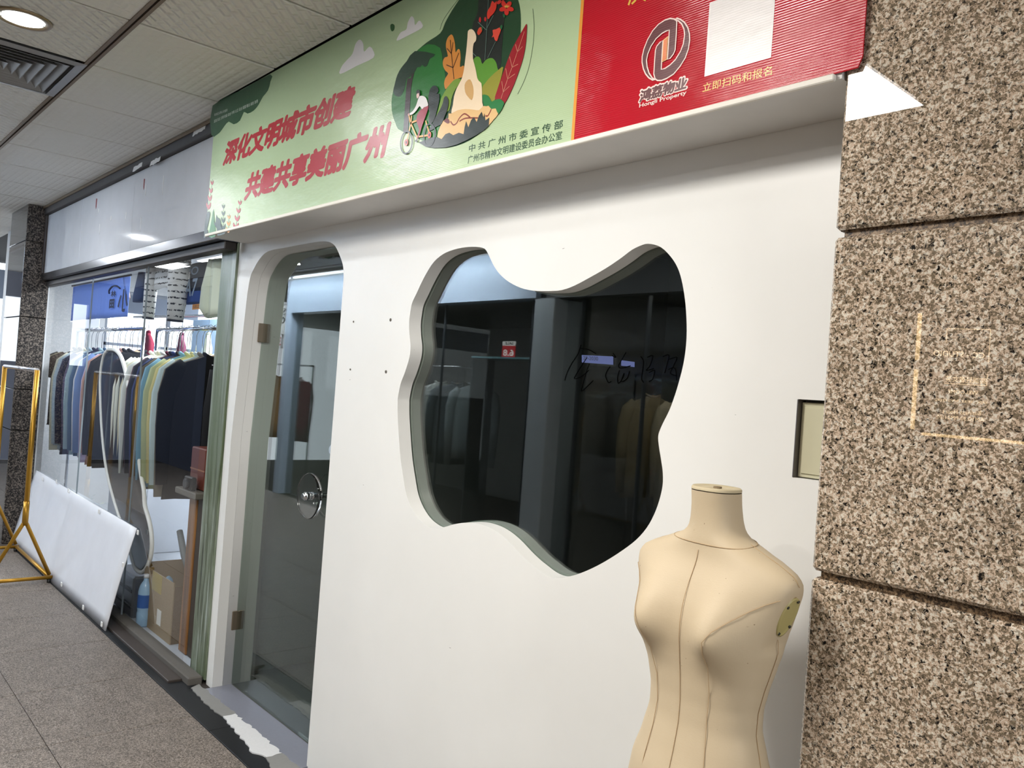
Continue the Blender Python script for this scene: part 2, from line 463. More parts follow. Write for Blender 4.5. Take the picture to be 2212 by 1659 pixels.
for k in range(-18, 13):
    MB().box(GX(k)-0.012, GX(k)+0.012, YO, -0.02 if not 0 <= k <= 5 else -0.206, ZC+0.0175, ZC+0.03).build('ceiling_crossbar', plain('dark_crossbar', srgb(60, 48, 36), 0.6), cl)

# ---- white shopfront wall with door opening and shaped window opening
APPLE_A = [(665,130),(690,180),(720,240),(760,295),(820,345),(900,385),(980,403),(1080,407),(1180,400),(1270,368),(1370,315),(1480,252),(1580,185),(1660,125),(1730,92),(1770,84),(1830,95),(1880,125),(1930,180),(1965,235),(1990,300),(2010,390),(2025,500),(2033,640),(2030,760),(2015,880),(1990,990),(1955,1110),(1915,1220),(1870,1310),(1845,1370),(1838,1410)]
APPLE_B = [(1845,530),(1858,610),(1870,700),(1868,790),(1845,890),(1810,985),(1760,1075),(1690,1155),(1600,1225),(1500,1290),(1420,1335),(1340,1372),(1260,1400),(1180,1415),(1120,1415),(1060,1390),(1000,1345),(940,1295),(880,1235),(820,1170),(750,1110),(680,1070),(600,1045),(520,1040),(440,1052),(370,1072),(300,1078),(250,1055),(200,1010),(155,940),(120,850),(100,740),(80,600),(68,450),(60,300),(60,220)]
APPLE_C = [(62,1130),(80,1040),(110,960),(140,860),(148,780),(140,700),(138,620),(145,560),(158,490),(190,420),(225,345),(265,270),(310,205),(370,155),(440,125),(520,108),(590,105),(640,112)]
apx = [(840+x*0.31646, 500+y*0.31646) for x, y in APPLE_A] + [(840+x*0.31646, 800+y*0.31646) for x, y in APPLE_B] + [(840+x*0.31646, 500+y*0.31646) for x, y in APPLE_C]
apple = [(p.x, p.z) for p in (on_y(x, y, 0.0) for x, y in apx)]
apple = smooth_loop(apple, 3)
dpx = [(345,590),(370,440),(400,370),(440,300),(490,245),(550,220),(640,205),(740,185),(880,160),(960,152),(1010,162),(1050,195),(1085,270),(1110,350),(1120,440)]
dtop = [(p.x, p.z) for p in (on_y(440+x*0.27125, 480+y*0.27125, 0.0) for x, y in dpx)]
DX0, DX1 = -3.858, -2.893
dtop = [(min(max(x, DX0), DX1), z) for x, z in dtop]
door_loop = [(DX0, -0.004)] + [(DX0, 1.2)] + smooth_loop(dtop, 3, False) + [(DX1, 1.2), (DX1, -0.004)]
nt0 = [on_y(x, y, 0.0) for x, y in ((1722, 862), (1712, 1031))]
NX0 = (nt0[0].x+nt0[1].x)/2; NZ1 = nt0[0].z; NZ0 = nt0[1].z
PX0 = sum(on_y(x, y, -0.19).x for x, y in ((1807, 450), (1774, 880), (1754, 1231)))/3     # left edge of the granite pillar
WX0, WX1 = -3.932, PX0-0.004
notch = [(NX0, NZ0), (NX0, NZ1), (-0.775, NZ1), (-0.775, NZ0)]
def offset_loop(lp, d):
    """shift a loop inward by d"""
    n = len(lp); out = []
    a = sum(lp[i][0]*lp[(i+1) % n][1]-lp[(i+1) % n][0]*lp[i][1] for i in range(n))
    s = 1 if a > 0 else -1
    for i in range(n):
        p, q = lp[i-1], lp[(i+1) % n]
        tx, tz = q[0]-p[0], q[1]-p[1]; L = math.hypot(tx, tz) or 1
        out.append((lp[i][0]-tz/L*d*s, lp[i][1]+tx/L*d*s))
    return out
outer = [(WX0, -0.004), (DX0, -0.004)] + door_loop[1:-1] + [(DX1, -0.004), (WX1, -0.004), (WX1, ZC), (WX0, ZC)]
YG = 0.054      # plane of the shaped window pane
YD = 0.100      # plane of the glass door
wf = struct(plate('wall_front', [outer, apple, notch], 0.0, YG-0.004, M['wall']), 'white plaster shopfront wall with shaped window and door openings', 'wall')
bpy.context.view_layer.update()
wm = wf.modifiers.new('edge', 'BEVEL'); wm.width = 0.004; wm.segments = 2; wm.limit_method = 'ANGLE'; wm.angle_limit = math.radians(60)
dl2 = [(x, z) for x, z in door_loop[1:-1]]
plate('door_jamb', [[(WX0, -0.004), (DX0, -0.004)] + dl2 + [(DX1, -0.004), (-2.75, -0.004), (-2.75, ZC), (WX0, ZC)]], YG-0.003, 0.193, M['wall'], wf)
li = plate('wall_lining', [[(-2.749, 0.0), (WX1, 0.0), (WX1, ZC), (-2.749, ZC)], offset_loop(apple, 0.004)], YG+0.005, 0.095, M['lining'], wf)
# soffit box that carries the banner
BX0, BX1, BZ, BY = -3.845, PX0-0.004, 2.145, -0.195
sb = struct(MB().box(BX0, BX1, BY, -0.001, BZ, ZC).build('soffit_box', M['soffit']), 'white boxed-out soffit above the shopfront carrying the banner', 'soffit')
MB().bbox(BX0, BX1-0.01, BY-0.012, BY-0.0005, BZ-0.004, BZ+0.009, 0.002).build('soffit_lip', plain('torn_white_lip', srgb(232, 228, 218), 0.6), sb)

# ---- granite pillar on the right: three polished slabs with recessed joints
pj1 = (on_y(1815, 505, -0.19).z + on_y(2212, 462, -0.19).z)/2
pj2 = (on_y(1760, 1240, -0.19).z + on_y(2212, 1345, -0.19).z)/2
pil = struct(MB().box(PX0+0.012, 1.3, -0.175, 0.9, 0, ZC).build('pillar_core', M['granite_edge']), 'polished pink-grey granite pillar at the right of the shopfront', 'pillar')
for z0, z1 in ((0.0, pj2-0.007), (pj2+0.007, pj1-0.007), (pj1+0.007, ZC)):
    MB().bbox(PX0, 1.3, -0.19, -0.1745, z0, z1, 0.006).build('granite_slab', M['granite'], pil)
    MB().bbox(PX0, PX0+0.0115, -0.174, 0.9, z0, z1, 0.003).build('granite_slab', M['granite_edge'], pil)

# ---- dark granite pillar at the far end of the clothes shop
DPX, DPY = -7.66, -0.24
dp = struct(MB().box(-8.32, DPX-0.016, DPY+0.016, -0.052, 0, ZC).build('pillar_far', M['dark']), 'dark granite pillar past the clothes shop', 'pillar')
zj = [0.0] + sorted(on_x(x, y, DPX).z for x, y in ((62, 930), (68, 842), (72, 686), (76, 522))) + [ZC]
for a, b in zip(zj[:-1], zj[1:]):
    MB().bbox(DPX-0.0155, DPX, DPY, -0.052, a+0.003, b-0.003, 0.003).build('granite_slab', M['granite_dark'], dp)
    MB().bbox(-8.32, DPX-0.016, DPY, DPY+0.0155, a+0.003, b-0.003, 0.002).build('granite_slab', M['granite_mirror'], dp)

# ---- clothes shop front: fascia, steel header, frame, side column
FX0 = DPX+0.002
fb = struct(MB().box(FX0, BX0-0.002, -0.07, 0.10, 2.20, ZC-0.001).build('fascia_backing', M['dark']), 'dark backing frame of the clothes shop fascia', 'fascia')
zt = (on_y(455.7, 301, -0.10).z+on_y(107, 461, -0.10).z)/2
zb = (on_y(95, 587.3, -0.10).z+on_y(444.8, 506, -0.10).z)/2
FXS = [FX0+0.05, -6.55, -5.35, BX0-0.003]
for a, b in zip(FXS[:-1], FXS[1:]):
    MB().bbox(a+0.0008, b-0.0008, -0.10, -0.072, zb, zt, 0.002).build('fascia_panel', M['white_gloss'], fb)
MB().bbox(FX0, BX0-0.003, -0.125, -0.071, zt+0.002, ZC-0.012, 0.004).build('fascia_top_frame', M['steel_dark'], fb)
MB().bbox(FX0, BX0-0.003, -0.135, -0.126, ZC-0.022, ZC-0.003, 0.002).build('fascia_rail', M['tbar'], fb)
MB().bbox(FX0, FX0+0.048, -0.115, -0.071, zb, zt, 0.004).build('fascia_side_frame', plain('rusty_side_frame', srgb(58, 48, 42), 0.6, fine=40), fb)
zh = (on_y(86.8, 605, -0.10).z+on_y(470.6, 523.6, -0.10).z)/2
hd = struct(MB().bbox(FX0, WX0+0.001, -0.115, -0.003, zh, zb-0.002, 0.003).build('header_beam', M['steel']), 'scratched steel header beam over the clothes shop window', 'beam')
MB().bbox(FX0, WX0-0.001, -0.075, -0.015, zh-0.04, zh-0.001, 0.004).build('header_channel', M['steel_dark'], hd)
def streaky():
    m, nt, b = new_mat('streaky_green_paint')
    v = coord(nt, (40, 40, 2.2))
    n = noise(nt, v, 1.0, 4.0, 0.7)
    n2 = noise(nt, coord(nt, (6, 6, 1.2)), 1.0, 4.0)
    c = ramp(nt, n, [(0.33, srgb(30, 36, 26)), (0.44, srgb(84, 94, 74)), (0.54, srgb(122, 132, 116)), (0.68, srgb(160, 170, 162))])
    c = mixc(nt, ramp(nt, n2, [(0.4, (0, 0, 0)), (0.65, (1, 1, 1))]), c, srgb(84, 98, 66))
    nt.links.new(c, b.inputs['Base Color']); b.inputs['Roughness'].default_value = 0.3
    bump(nt, b, n, 0.5, 0.006)
    return m
M['streaky'] = streaky()
struct(MB().bbox(-4.125, WX0-0.002, -0.010, 0.20, 0.013, 2.60, 0.004).build('column_green', M['streaky']), 'streaky green painted side column of the clothes shop window', 'column')

# ---- shell of the shops and of the building
shell = plain('pale_shop_wall', srgb(206, 208, 210), 0.6)
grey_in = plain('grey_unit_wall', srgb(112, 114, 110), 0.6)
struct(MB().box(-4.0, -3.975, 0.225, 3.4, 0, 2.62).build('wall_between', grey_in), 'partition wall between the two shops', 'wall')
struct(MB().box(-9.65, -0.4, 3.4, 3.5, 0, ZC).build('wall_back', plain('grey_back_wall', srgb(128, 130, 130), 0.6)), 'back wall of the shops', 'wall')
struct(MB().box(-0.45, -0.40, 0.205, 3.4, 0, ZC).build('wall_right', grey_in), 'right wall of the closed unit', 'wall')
struct(MB().box(-9.6, -4.0, 0.101, 3.4, 2.62, 2.70).build('ceiling_shop', plain('white_shop_ceiling', srgb(206, 208, 208), 0.7)), 'white ceiling inside the clothes shop', 'ceiling')
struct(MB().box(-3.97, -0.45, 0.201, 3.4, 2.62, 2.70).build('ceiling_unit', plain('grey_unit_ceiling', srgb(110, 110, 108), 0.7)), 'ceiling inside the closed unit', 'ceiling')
struct(MB().box(-9.6, DPX-0.001, -0.05, 0.0, 0, ZC).build('wall_far', shell), 'plain wall behind the dark pillar', 'wall')
# window wall at the far side of the clothes shop: daylight comes in here
we = struct(plate('wall_side', [[(0.001, 0), (3.4, 0), (3.4, 2.62), (0.001, 2.62)], [(0.9, 1.15), (2.9, 1.15), (2.9, 2.32), (0.9, 2.32)]], -0.05, 0.05, shell), 'end wall of the clothes shop with a bright window', 'wall')
for v in we.data.vertices: v.co = (-9.6-v.co.y, v.co.x, v.co.z)
wfm = MB()
for yy in (0.9, 1.56, 2.22, 2.87): wfm.box(-9.63, -9.57, yy, yy+0.03, 1.15, 2.32)
for zz in (1.15, 1.72, 2.29): wfm.box(-9.63, -9.57, 0.9, 2.9, zz, zz+0.03)
struct(wfm.build('window_2', plain('grey_window_frame', srgb(120, 128, 140), 0.4)), 'bright window in the end wall of the clothes shop', 'window')
# end of the corridor: daylit opening past the pillar, low parapet
ew = struct(plate('wall_end', [[(YO, 0), (-0.45, 0), (-0.45, ZC), (YO, ZC)], [(-1.9, 1.45), (-0.75, 1.45), (-0.75, 2.4), (-1.9, 2.4)]], -0.05, 0.05, plain('dull_end_wall', srgb(112, 120, 142), 0.5)), 'end wall of the corridor with a daylit window', 'wall')
for v in ew.data.vertices: v.co = (XL-v.co.y, v.co.x, v.co.z)
struct(MB().box(XL-0.05, XL+0.05, -0.44, 3.5, 0, 1.35).build('wall_parapet', plain('brown_parapet', srgb(96, 80, 74), 0.5)), 'low brown parapet past the dark pillar', 'wall')
struct(MB().box(XL-0.06, XL+0.06, -0.44, 3.5, 2.35, ZC).build('beam_end', plain('pale_beam', srgb(150, 160, 178), 0.5)), 'pale beam above the daylit opening past the dark pillar', 'beam')

# scraps of tape and torn paper left on the fascia
scr_w = plain('torn_white_paper', srgb(226, 226, 224), 0.6); scr_r = plain('torn_red_paper', srgb(130, 28, 30), 0.6)
for px, py, w_, h_, mm in ((208, 440, 7, 20, scr_r), (311, 398, 6, 22, scr_r), (315, 410, 4, 24, scr_w), (213, 455, 4, 8, scr_w), (304, 545-60, 3, 28, scr_w), (215, 495, 3, 20, scr_w), (272, 467, 3, 16, scr_w), (352, 400, 3, 40, scr_w), (240, 472, 4, 10, scr_w)):
    q = on_y(px, py, -0.1008); k_ = 0.0036*abs(q.x)/6
    pts_ = [(q.x-w_*k_/2, q.z+h_*k_/2), (q.x+w_*k_/2, q.z+h_*k_*0.45), (q.x+w_*k_*0.35, q.z-h_*k_*0.3), (q.x, q.z-h_*k_/2), (q.x-w_*k_*0.4, q.z-h_*k_*0.25)]
    plate('paper_scrap', [pts_], -0.1012, -0.1002, mm, fb)
for px, py in ((335, 350), (297, 362), (430, 283)):
    q = on_y(px, py, -0.126)
    plate('paper_scrap', [ragged([(q.x-0.09, q.z-0.012), (q.x+0.08, q.z-0.006), (q.x+0.09, q.z+0.018), (q.x-0.07, q.z+0.014)], 0.004, px)], -0.1272, -0.1255, scr_w, fb)

# ================================================================== door, window and fittings
pane_loop = offset_loop(door_loop, 0.004)
d1 = empty('door_1', (DX0, YD, 0)); struct(d1, 'grey-green glass door with a clear round pull handle', 'door')
def under(o, root):
    o.parent = root; o.matrix_parent_inverse = Matrix.Translation(root.location).inverted() if root.rotation_euler[2] == 0 else root.matrix_world.inverted()
    return o
bpy.context.view_layer.update()
o = plate('glass_leaf', [[(x, max(z, 0.008)) for x, z in pane_loop]], YD-0.005, YD+0.005, M['door_glass']); under(o, d1)
def jamb_x(z):
    L_ = [q for q in door_loop if q[0] < (DX0+DX1)/2]
    for a, b in zip(L_[:-1], L_[1:]):
        if a[1] <= z <= b[1]: return a[0]+(b[0]-a[0])*(z-a[1])/((b[1]-a[1]) or 1)
    return DX0
DX0_ = DX0
for zc_ in (1.722, 0.315):
    DX0 = max(jamb_x(zc_-0.046), jamb_x(zc_+0.046))+0.0005
    hg = MB().bbox(DX0, DX0+0.008, YD-0.028, YD+0.030, zc_-0.046, zc_+0.046, 0.002).build('hinge', M['hinge']); under(hg, d1)
    MB().bbox(DX0+0.009, DX0+0.062, YD-0.016, YD-0.0055, zc_-0.046, zc_+0.046, 0.002).build('hinge_plate', M['hinge'], hg).matrix_parent_inverse = hg.matrix_parent_inverse
    MB().bbox(DX0+0.009, DX0+0.062, YD+0.0055, YD+0.016, zc_-0.046, zc_+0.046, 0.002).build('hinge_plate', M['hinge'], hg).matrix_parent_inverse = hg.matrix_parent_inverse
    MB().lathe([(0.006, -0.024), (0.006, 0.024)], (DX0+0.013, YD-0.018, zc_), 'z', 12).build('hinge_pin', M['hinge'], hg).matrix_parent_inverse = hg.matrix_parent_inverse
DX0 = DX0_
HC = (-3.135, 1.026)
for ys in (0.052, 0.148):
    h = MB().lathe([(0.094, -0.009), (0.096, -0.005), (0.096, 0.005), (0.094, 0.009)], (HC[0], ys, HC[1]), 'y', 48).build('pull_disc', M['acrylic']); under(h, d1)
sh = MB().lathe([(0.011, 0.020), (0.013, 0.022), (0.013, 0.030), (0.018, 0.031), (0.018, 0.042), (0.013, 0.0425), (0.013, 0.062), (0.016, 0.0625), (0.016, 0.067), (0.012, 0.0675), (0.012, 0.074), (0.017, 0.0745), (0.017, 0.0795), (0.011, 0.080), (0.011, 0.16), (0.018, 0.161), (0.018, 0.17), (0.01, 0.175)], (HC[0], 0, HC[1]), 'y', 24).build('pull_bolt', M['chrome']); under(sh, d1)
lk = MB().lathe([(0.020, 0.074), (0.024, 0.077), (0.024, 0.094)], (-3.02, 0, 1.232), 'y', 24).build('lock_rose', M['chrome']); under(lk, d1)
o = MB().lathe([(0.012, 0.071), (0.013, 0.0735)], (-3.02, 0, 1.232), 'y', 20).build('lock_core', plain('blue_lock_core', srgb(20, 92, 130), 0.3)); o.parent = lk; o.matrix_parent_inverse = lk.matrix_parent_inverse
hk = MB().tube([(-3.84, 0.03, 2.068), (-3.83, 0.03, 2.06), (-3.815, 0.03, 2.062), (-3.80, 0.03, 2.05)], 0.004, 8).build('bent_hook', M['dark']); under(hk, d1)

w1 = struct(plate('window_1', [offset_loop(apple, -0.0025)], YG-0.0015, YG+0.0035, M['apple_glass']), 'dark glass window with a bitten fruit outline', 'window')
lb = [on_y(x, y, YG-0.002) for x, y in ((1259, 790), (1369, 797), (1259, 766))]
lab = [on_y(x, y, YG-0.0022) for x, y in ((1259, 766), (1321, 767), (1325, 790), (1259, 785))]
lab_m = plain('pale_blue_label', srgb(66, 78, 128), 0.5)
o = plate('paper_label', [[(p.x, p.z) for p in (on_y(x, y, YG-0.002) for x, y in ((1257, 767), (1325, 770), (1325, 788), (1257, 783)))]], YG-0.0025, YG-0.0018, lab_m, w1)
o = plate('paper_label', [[(p.x, p.z) for p in (on_y(x, y, YG-0.002) for x, y in ((1342, 778), (1371, 782), (1371, 793), (1342, 790)))]], YG-0.0025, YG-0.0018, lab_m, w1)
fit_text('label_text', '2F-2030', on_y(1260, 777, YG-0.0028), on_y(1292, 779, YG-0.0028), on_y(1260, 769, YG-0.0028), plain('label_ink', srgb(30, 36, 60), 0.6), w1, 0.01)
# handwriting left on the pane
SCR = [[(1255,745),(1248,765),(1235,785),(1225,805),(1220,822)],[(1252,752),(1270,755),(1287,764)],[(1268,772),(1256,790),(1245,808),(1241,818),(1258,812),(1272,800)],[(1273,786),(1266,805),(1258,835),(1256,845),(1268,835),(1281,822)],
       [(1324,763),(1330,772),(1322,768)],[(1352,761),(1344,775),(1336,790),(1342,795),(1362,790)],[(1318,792),(1312,800),(1308,812),(1314,826),(1320,824)],[(1338,800),(1334,815),(1336,828),(1346,815),(1348,806),(1342,824),(1354,818),(1360,802)],
       [(1384,770),(1390,780),(1388,800),(1386,818),(1390,826)],[(1398,772),(1410,768),(1404,790),(1396,800),(1412,796)],[(1402,805),(1414,800),(1410,818),(1402,824)],[(1432,770),(1445,767),(1440,790),(1436,806)],[(1446,776),(1462,772),(1455,790),(1448,806),(1462,812)],[(1444,798),(1458,795),(1462,822)]]
ink = plain('black_marker', srgb(6, 6, 6), 1.0, 0.0, 0.0)
for s in SCR:
    pts = [on_y(x, y, YG-0.003) for x, y in smooth_loop(s, 4, False)]
    MB().tube(pts, 0.0011, 5).build('handwriting', ink, w1)

# wall recess with the beige box
bx = MB().bbox(NX0+0.004, -0.778, 0.014, 0.03, NZ0+0.002, NZ1-0.006, 0.001)
o = bx.build('switch_box', plain('old_cream_enamel', srgb(196, 192, 164), 0.4, fine=20)); tag(o, 'cream enamel box set in a notch of the white wall', 'box')
MB().bbox(NX0+0.0008, NX0+0.0035, -0.003, 0.03, NZ0+0.001, NZ1-0.001, 0.0008).build('metal_edge', plain('grey_edge_trim', srgb(120, 118, 122), 0.4, 0.5), o)
MB().bbox(NX0+0.012, -0.78, 0.0105, 0.0138, NZ0+0.01, NZ1-0.016, 0.001).build('box_lid', plain('old_cream_enamel', srgb(196, 192, 164), 0.4), o)

# screw holes left in the wall
for x, y in ((764, 695), (844, 691), (757, 798), (834, 803)):
    p = on_y(x, y, 0)
    o = MB().lathe([(0.0055 if x > 800 else 0.0035, -0.002), (0.006 if x > 800 else 0.004, -0.0005)], (p.x, 0, p.z), 'y', 12).build('wall_plug', plain('dirty_plug', srgb(96, 90, 82), 0.8), wf)

# ================================================================== ceiling fittings
def copy_tree(o, parent=None):
    c = o.copy(); COL.objects.link(c); c.parent = parent
    for ch in list(o.children): copy_tree(ch, c)
    return c
DL_LABEL = ['round recessed downlight beside the ceiling air vent', 'round recessed downlight in front of the clothes shop fascia', 'round recessed downlight near the dark pillar',
            'round recessed downlight before the mannequin', 'round recessed downlight by the facing shop opposite the white wall', 'round recessed downlight by the facing shop opposite the reflected blue curtain', 'round recessed downlight by the facing shop farthest down the corridor']
dl = None
for (x, y), lab_ in zip(DOWN, DL_LABEL):
    if dl is None:
        dl = empty('downlight', (x, y, ZC))
        MB().lathe([(0.074, 0.0), (0.078, -0.006), (0.094, -0.006), (0.098, -0.001), (0.098, 0.0)], (0, 0, 0), 'z', 40, False, False).build('trim_ring', plain('bronze_trim', srgb(150, 132, 104), 0.3, 0.7), dl)
        MB().lathe([(0.074, -0.001), (0.066, 0.02), (0.06, 0.030)], (0, 0, 0), 'z', 40, False, False).build('reflector', M['chrome'], dl)
        MB().lathe([(0.064, -0.0045), (0.064, -0.003)], (0, 0, 0), 'z', 32).build('lamp_glass', M['lamp'], dl)
        d = dl
    else:
        d = copy_tree(dl); d.location = (x, y, ZC)
    tag(d, lab_, 'downlight', 'corridor downlights')
for i, x in enumerate(LED_X):
    k = (3, 9, -11)[i]
    xc = x
    p = empty('ceiling_panel_light', (xc, LED_Y, ZC))
    tag(p, ['square lit panel in the ceiling in front of the white shopfront', 'square lit panel in the ceiling behind the granite pillar', 'square lit panel in the ceiling past the dark pillar'][i], 'ceiling light', 'lit ceiling panels')
    MB().box(-0.30, 0.30, -0.30, -0.285, -0.006, 0.012).box(-0.30, 0.30, 0.285, 0.30, -0.006, 0.012).box(-0.30, -0.285, -0.285, 0.285, -0.006, 0.012).box(0.285, 0.30, -0.285, 0.285, -0.006, 0.012).build('frame', plain('white_lamp_frame', srgb(225, 225, 222), 0.4), p)
    MB().box(-0.284, 0.284, -0.284, 0.284, -0.002, 0.008).build('diffuser', M['led'], p)
# air vent: nested sloping louvres
vx, vy = (GX(-1)+GX(-2))/2, (GY(0)+GY(1))/2
av = empty('air_vent', (vx, vy, ZC)); tag(av, 'grey four-way ceiling air vent with nested louvres', 'air vent')
vm = plain('grey_vent_metal', srgb(150, 150, 150), 0.4, 0.5)
def ring(r0, z0, r1, z1, t=0.003):
    m = MB()
    sq = lambda r, z: [(-r, -r, z), (r, -r, z), (r, r, z), (-r, r, z)]
    m.loft([sq(r0, z0), sq(r1, z1), sq(r1-t, z1), sq(r0-t, z0), sq(r0, z0)], False, False, True, False)
    return m
ring(0.300, -0.004, 0.262, -0.010).build('vent_frame', vm, av)
ring(0.262, -0.010, 0.258, 0.06).build('vent_collar', vm, av)
for i in range(6):
    r = 0.245-i*0.038
    ring(r, -0.012, r-0.034, 0.022).build('louvre', vm, av)
MB().box(-0.25, 0.25, -0.25, 0.25, 0.055, 0.06).build('vent_duct', M['dark'], av)
# ceiling panel light in the clothes shop
for i, (x, y, sx, sy) in enumerate([(-5.72, 1.05, 0.9, 0.55), (-7.6, 1.6, 1.1, 0.55)]):
    p = empty('shop_panel_light', (x, y, 2.62)); tag(p, ['lit panel in the clothes shop ceiling above the pale shirts', 'lit panel in the clothes shop ceiling above the reflected blue curtain'][i], 'ceiling light', 'lit shop panels')
    MB().box(-sx/2-0.02, sx/2+0.02, -sy/2-0.02, sy/2+0.02, -0.03, -0.001).build('frame', plain('white_lamp_frame', srgb(225, 225, 222), 0.4), p)
    MB().box(-sx/2, sx/2, -sy/2, sy/2, -0.036, -0.031).build('diffuser', M['led'], p)

for i, x in enumerate((-7.6, -3.4)):  # fittings for the lamps added to brighten the facing garments
    p = empty('facing_fill_light', (x, -3.40, 2.45)); tag(p, ['added strip lamp in the facing shop left of the grey column', 'added strip lamp in the facing unit right of the grey column'][i], 'ceiling light', 'added facing shop lamps')
    MB().box(-0.47, 0.47, -0.12, 0.12, -0.02, -0.001).build('frame', plain('white_lamp_frame', srgb(225, 225, 222), 0.4), p)
    MB().box(-0.45, 0.45, -0.1, 0.1, -0.025, -0.0205).build('diffuser', emit('facing_fill_diffuser', (0.95, 0.97, 1.0), 3.0), p)

# ================================================================== banner: printed vinyl on the soffit box
def vinyl(name, col, rough=0.32, weave=0.12, wr=0.35):
    m, nt, b = new_mat(name)
    v = coord(nt)
    n = noise(nt, v, 1.4, 3.0)
    nt.links.new(mixc(nt, n, tuple(c*0.92 for c in col), tuple(min(1, c*1.06) for c in col)), b.inputs['Base Color'])
    b.inputs['Roughness'].default_value = rough
    wv = N(nt, 'ShaderNodeTexWave'); wv.wave_type = 'BANDS'; wv.bands_direction = 'Z'; wv.inputs['Scale'].default_value = 60.0; wv.inputs['Distortion'].default_value = 0.4
    nt.links.new(v, wv.inputs['Vector'])
    b1 = N(nt, 'ShaderNodeBump'); b1.inputs['Strength'].default_value = weave; b1.inputs['Distance'].default_value = 0.001
    nt.links.new(wv.outputs[0], b1.inputs['Height'])
    b2 = N(nt, 'ShaderNodeBump'); b2.inputs['Strength'].default_value = wr; b2.inputs['Distance'].default_value = 0.02
    nt.links.new(noise(nt, coord(nt, (1.2, 1, 2.2)), 2.6, 4.0), b2.inputs['Height'])
    nt.links.new(b1.outputs[0], b2.inputs['Normal']); nt.links.new(b2.outputs[0], b.inputs['Normal'])
    return m
_inks = {}
def inkm(r, g, b):
    k = (r, g, b)
    if k not in _inks: _inks[k] = vinyl('print_%d_%d_%d' % k, srgb(*k), 0.34, 0.05, 0.25)
    return _inks[k]
YB = -0.2010
bn = empty('banner', (BX0, YB, BZ)); tag(bn, 'long green and red printed vinyl banner above the shopfront', 'banner')
BINV = Matrix.Translation(bn.location).inverted()
def bpart(o): o.parent = bn; o.matrix_parent_inverse = BINV; return o
ZG = lambda ox, oy, s: (lambda p: (ox+p[0]*s, oy+p[1]*s))
z1 = ZG(1360, 20, 0.13865); z2 = ZG(840, 120, 0.13564); z3 = ZG(940, 0, 0.12055); z4 = ZG(940, 130, 0.12055); z5 = ZG(440, 370, 0.09644)
zb5 = ZG(440, 0, 0.27125); zb6 = ZG(840, 0, 0.27125); px_ = ZG(0, 0, 1.0)
def bxz(p, fn=px_):
    q = on_y(*fn(p), YB); return (q.x, min(q.z, ZC-0.002))
SEP = bxz((1251, 150))[0]
BRX = -0.722
bpart(plate('banner_sheet', [[(BX0-0.003, BZ+0.004), (SEP, BZ+0.004), (SEP, ZC-0.002), (BX0-0.003, ZC-0.002)]], -0.1975, YB, vinyl('green_vinyl', srgb(172, 194, 152), 0.30)))
bpart(plate('banner_sheet', [[(SEP+0.0002, BZ+0.004), (BRX-0.008, BZ+0.010), (BRX, BZ+0.03), (BRX, ZC-0.002), (SEP+0.0002, ZC-0.002)]], -0.1975, YB, vinyl('red_vinyl', srgb(180, 4, 30), 0.20, 0.35, 0.5)))
LAYER = 0.00035
def pr(name, fn, pts, layer, col, sm=3, grow=0.0):
    lp = [bxz(p, fn) for p in pts]
    if sm: lp = smooth_loop(lp, sm)
    if grow: lp = offset_loop(lp, -grow)
    y = YB - LAYER*layer
    return bpart(plate(name, [lp], y, y-0.0002, inkm(*col)))
def line(name, fn, pts, layer, col, wid, sm=4):
    lp = [bxz(p, fn) for p in pts]
    if sm: lp = smooth_loop(lp, sm, False)
    L, R = [], []
    for i in range(len(lp)):
        p, q = lp[max(i-1, 0)], lp[min(i+1, len(lp)-1)]
        tx, tz = q[0]-p[0], q[1]-p[1]; d = math.hypot(tx, tz) or 1
        L.append((lp[i][0]-tz/d*wid/2, lp[i][1]+tx/d*wid/2)); R.append((lp[i][0]+tz/d*wid/2, lp[i][1]-tx/d*wid/2))
    y = YB - LAYER*layer
    return bpart(plate(name, [L+R[::-1]], y, y-0.0002, inkm(*col)))
def ringp(name, fn, c, rx, ry, tilt, layer, col, wid):
    lp = []
    for j in range(36):
        a = 2*math.pi*j/36; u, v = rx*math.cos(a), ry*math.sin(a)
        lp.append(bxz((c[0]+u*math.cos(tilt)-v*math.sin(tilt), c[1]+u*math.sin(tilt)+v*math.cos(tilt)), fn))
    y = YB - LAYER*layer
    loops = [lp, offset_loop(lp, wid)] if wid else [lp]
    return bpart(plate(name, loops, y, y-0.0002, inkm(*col)))
def btext(name, body, BL, BR, TL, layer, col, off=0.0, sp=1.0):
    y = YB - LAYER*layer
    c = [Vector((bxz(p)[0], y, bxz(p)[1])) for p in (BL, BR, TL)]
    return bpart(fit_text(name, body, c[0], c[1], c[2], inkm(*col), None, off, sp))
# ---- orange edge, corner foliage, clouds
xa = SEP-0.010; y_ = YB-LAYER
bpart(plate('orange_edge', [[(xa, BZ+0.005), (SEP, BZ+0.005), (SEP, ZC-0.003), (xa, ZC-0.003)]], y_, y_-0.0002, inkm(226, 150, 52)))
pr('printed_foliage', zb5, [(72,838),(300,718),(530,592),(532,650),(512,720),(472,770),(440,830),(400,880),(350,905),(320,892),(290,960),(240,990),(200,968),(165,1005),(140,1040),(110,1070),(62,1076)], 1, (24,76,38), 2)
CL = (222, 220, 222)
pr('printed_cloud', zb6, [(67,325),(75,290),(100,255),(140,235),(152,180),(180,130),(202,150),(210,200),(240,165),(262,182),(265,222),(160,280)], 1, CL, 3)
pr('printed_cloud', zb5, [(1087,590),(1100,530),(1140,480),(1185,430),(1210,350),(1245,315),(1272,350),(1278,412),(1320,372),(1350,400),(1352,460),(1220,525)], 1, CL, 3)
pr('printed_dot', zb5, [(1488,200),(1505,190),(1520,205),(1516,238),(1502,250),(1490,235)], 1, (22,84,30), 3)
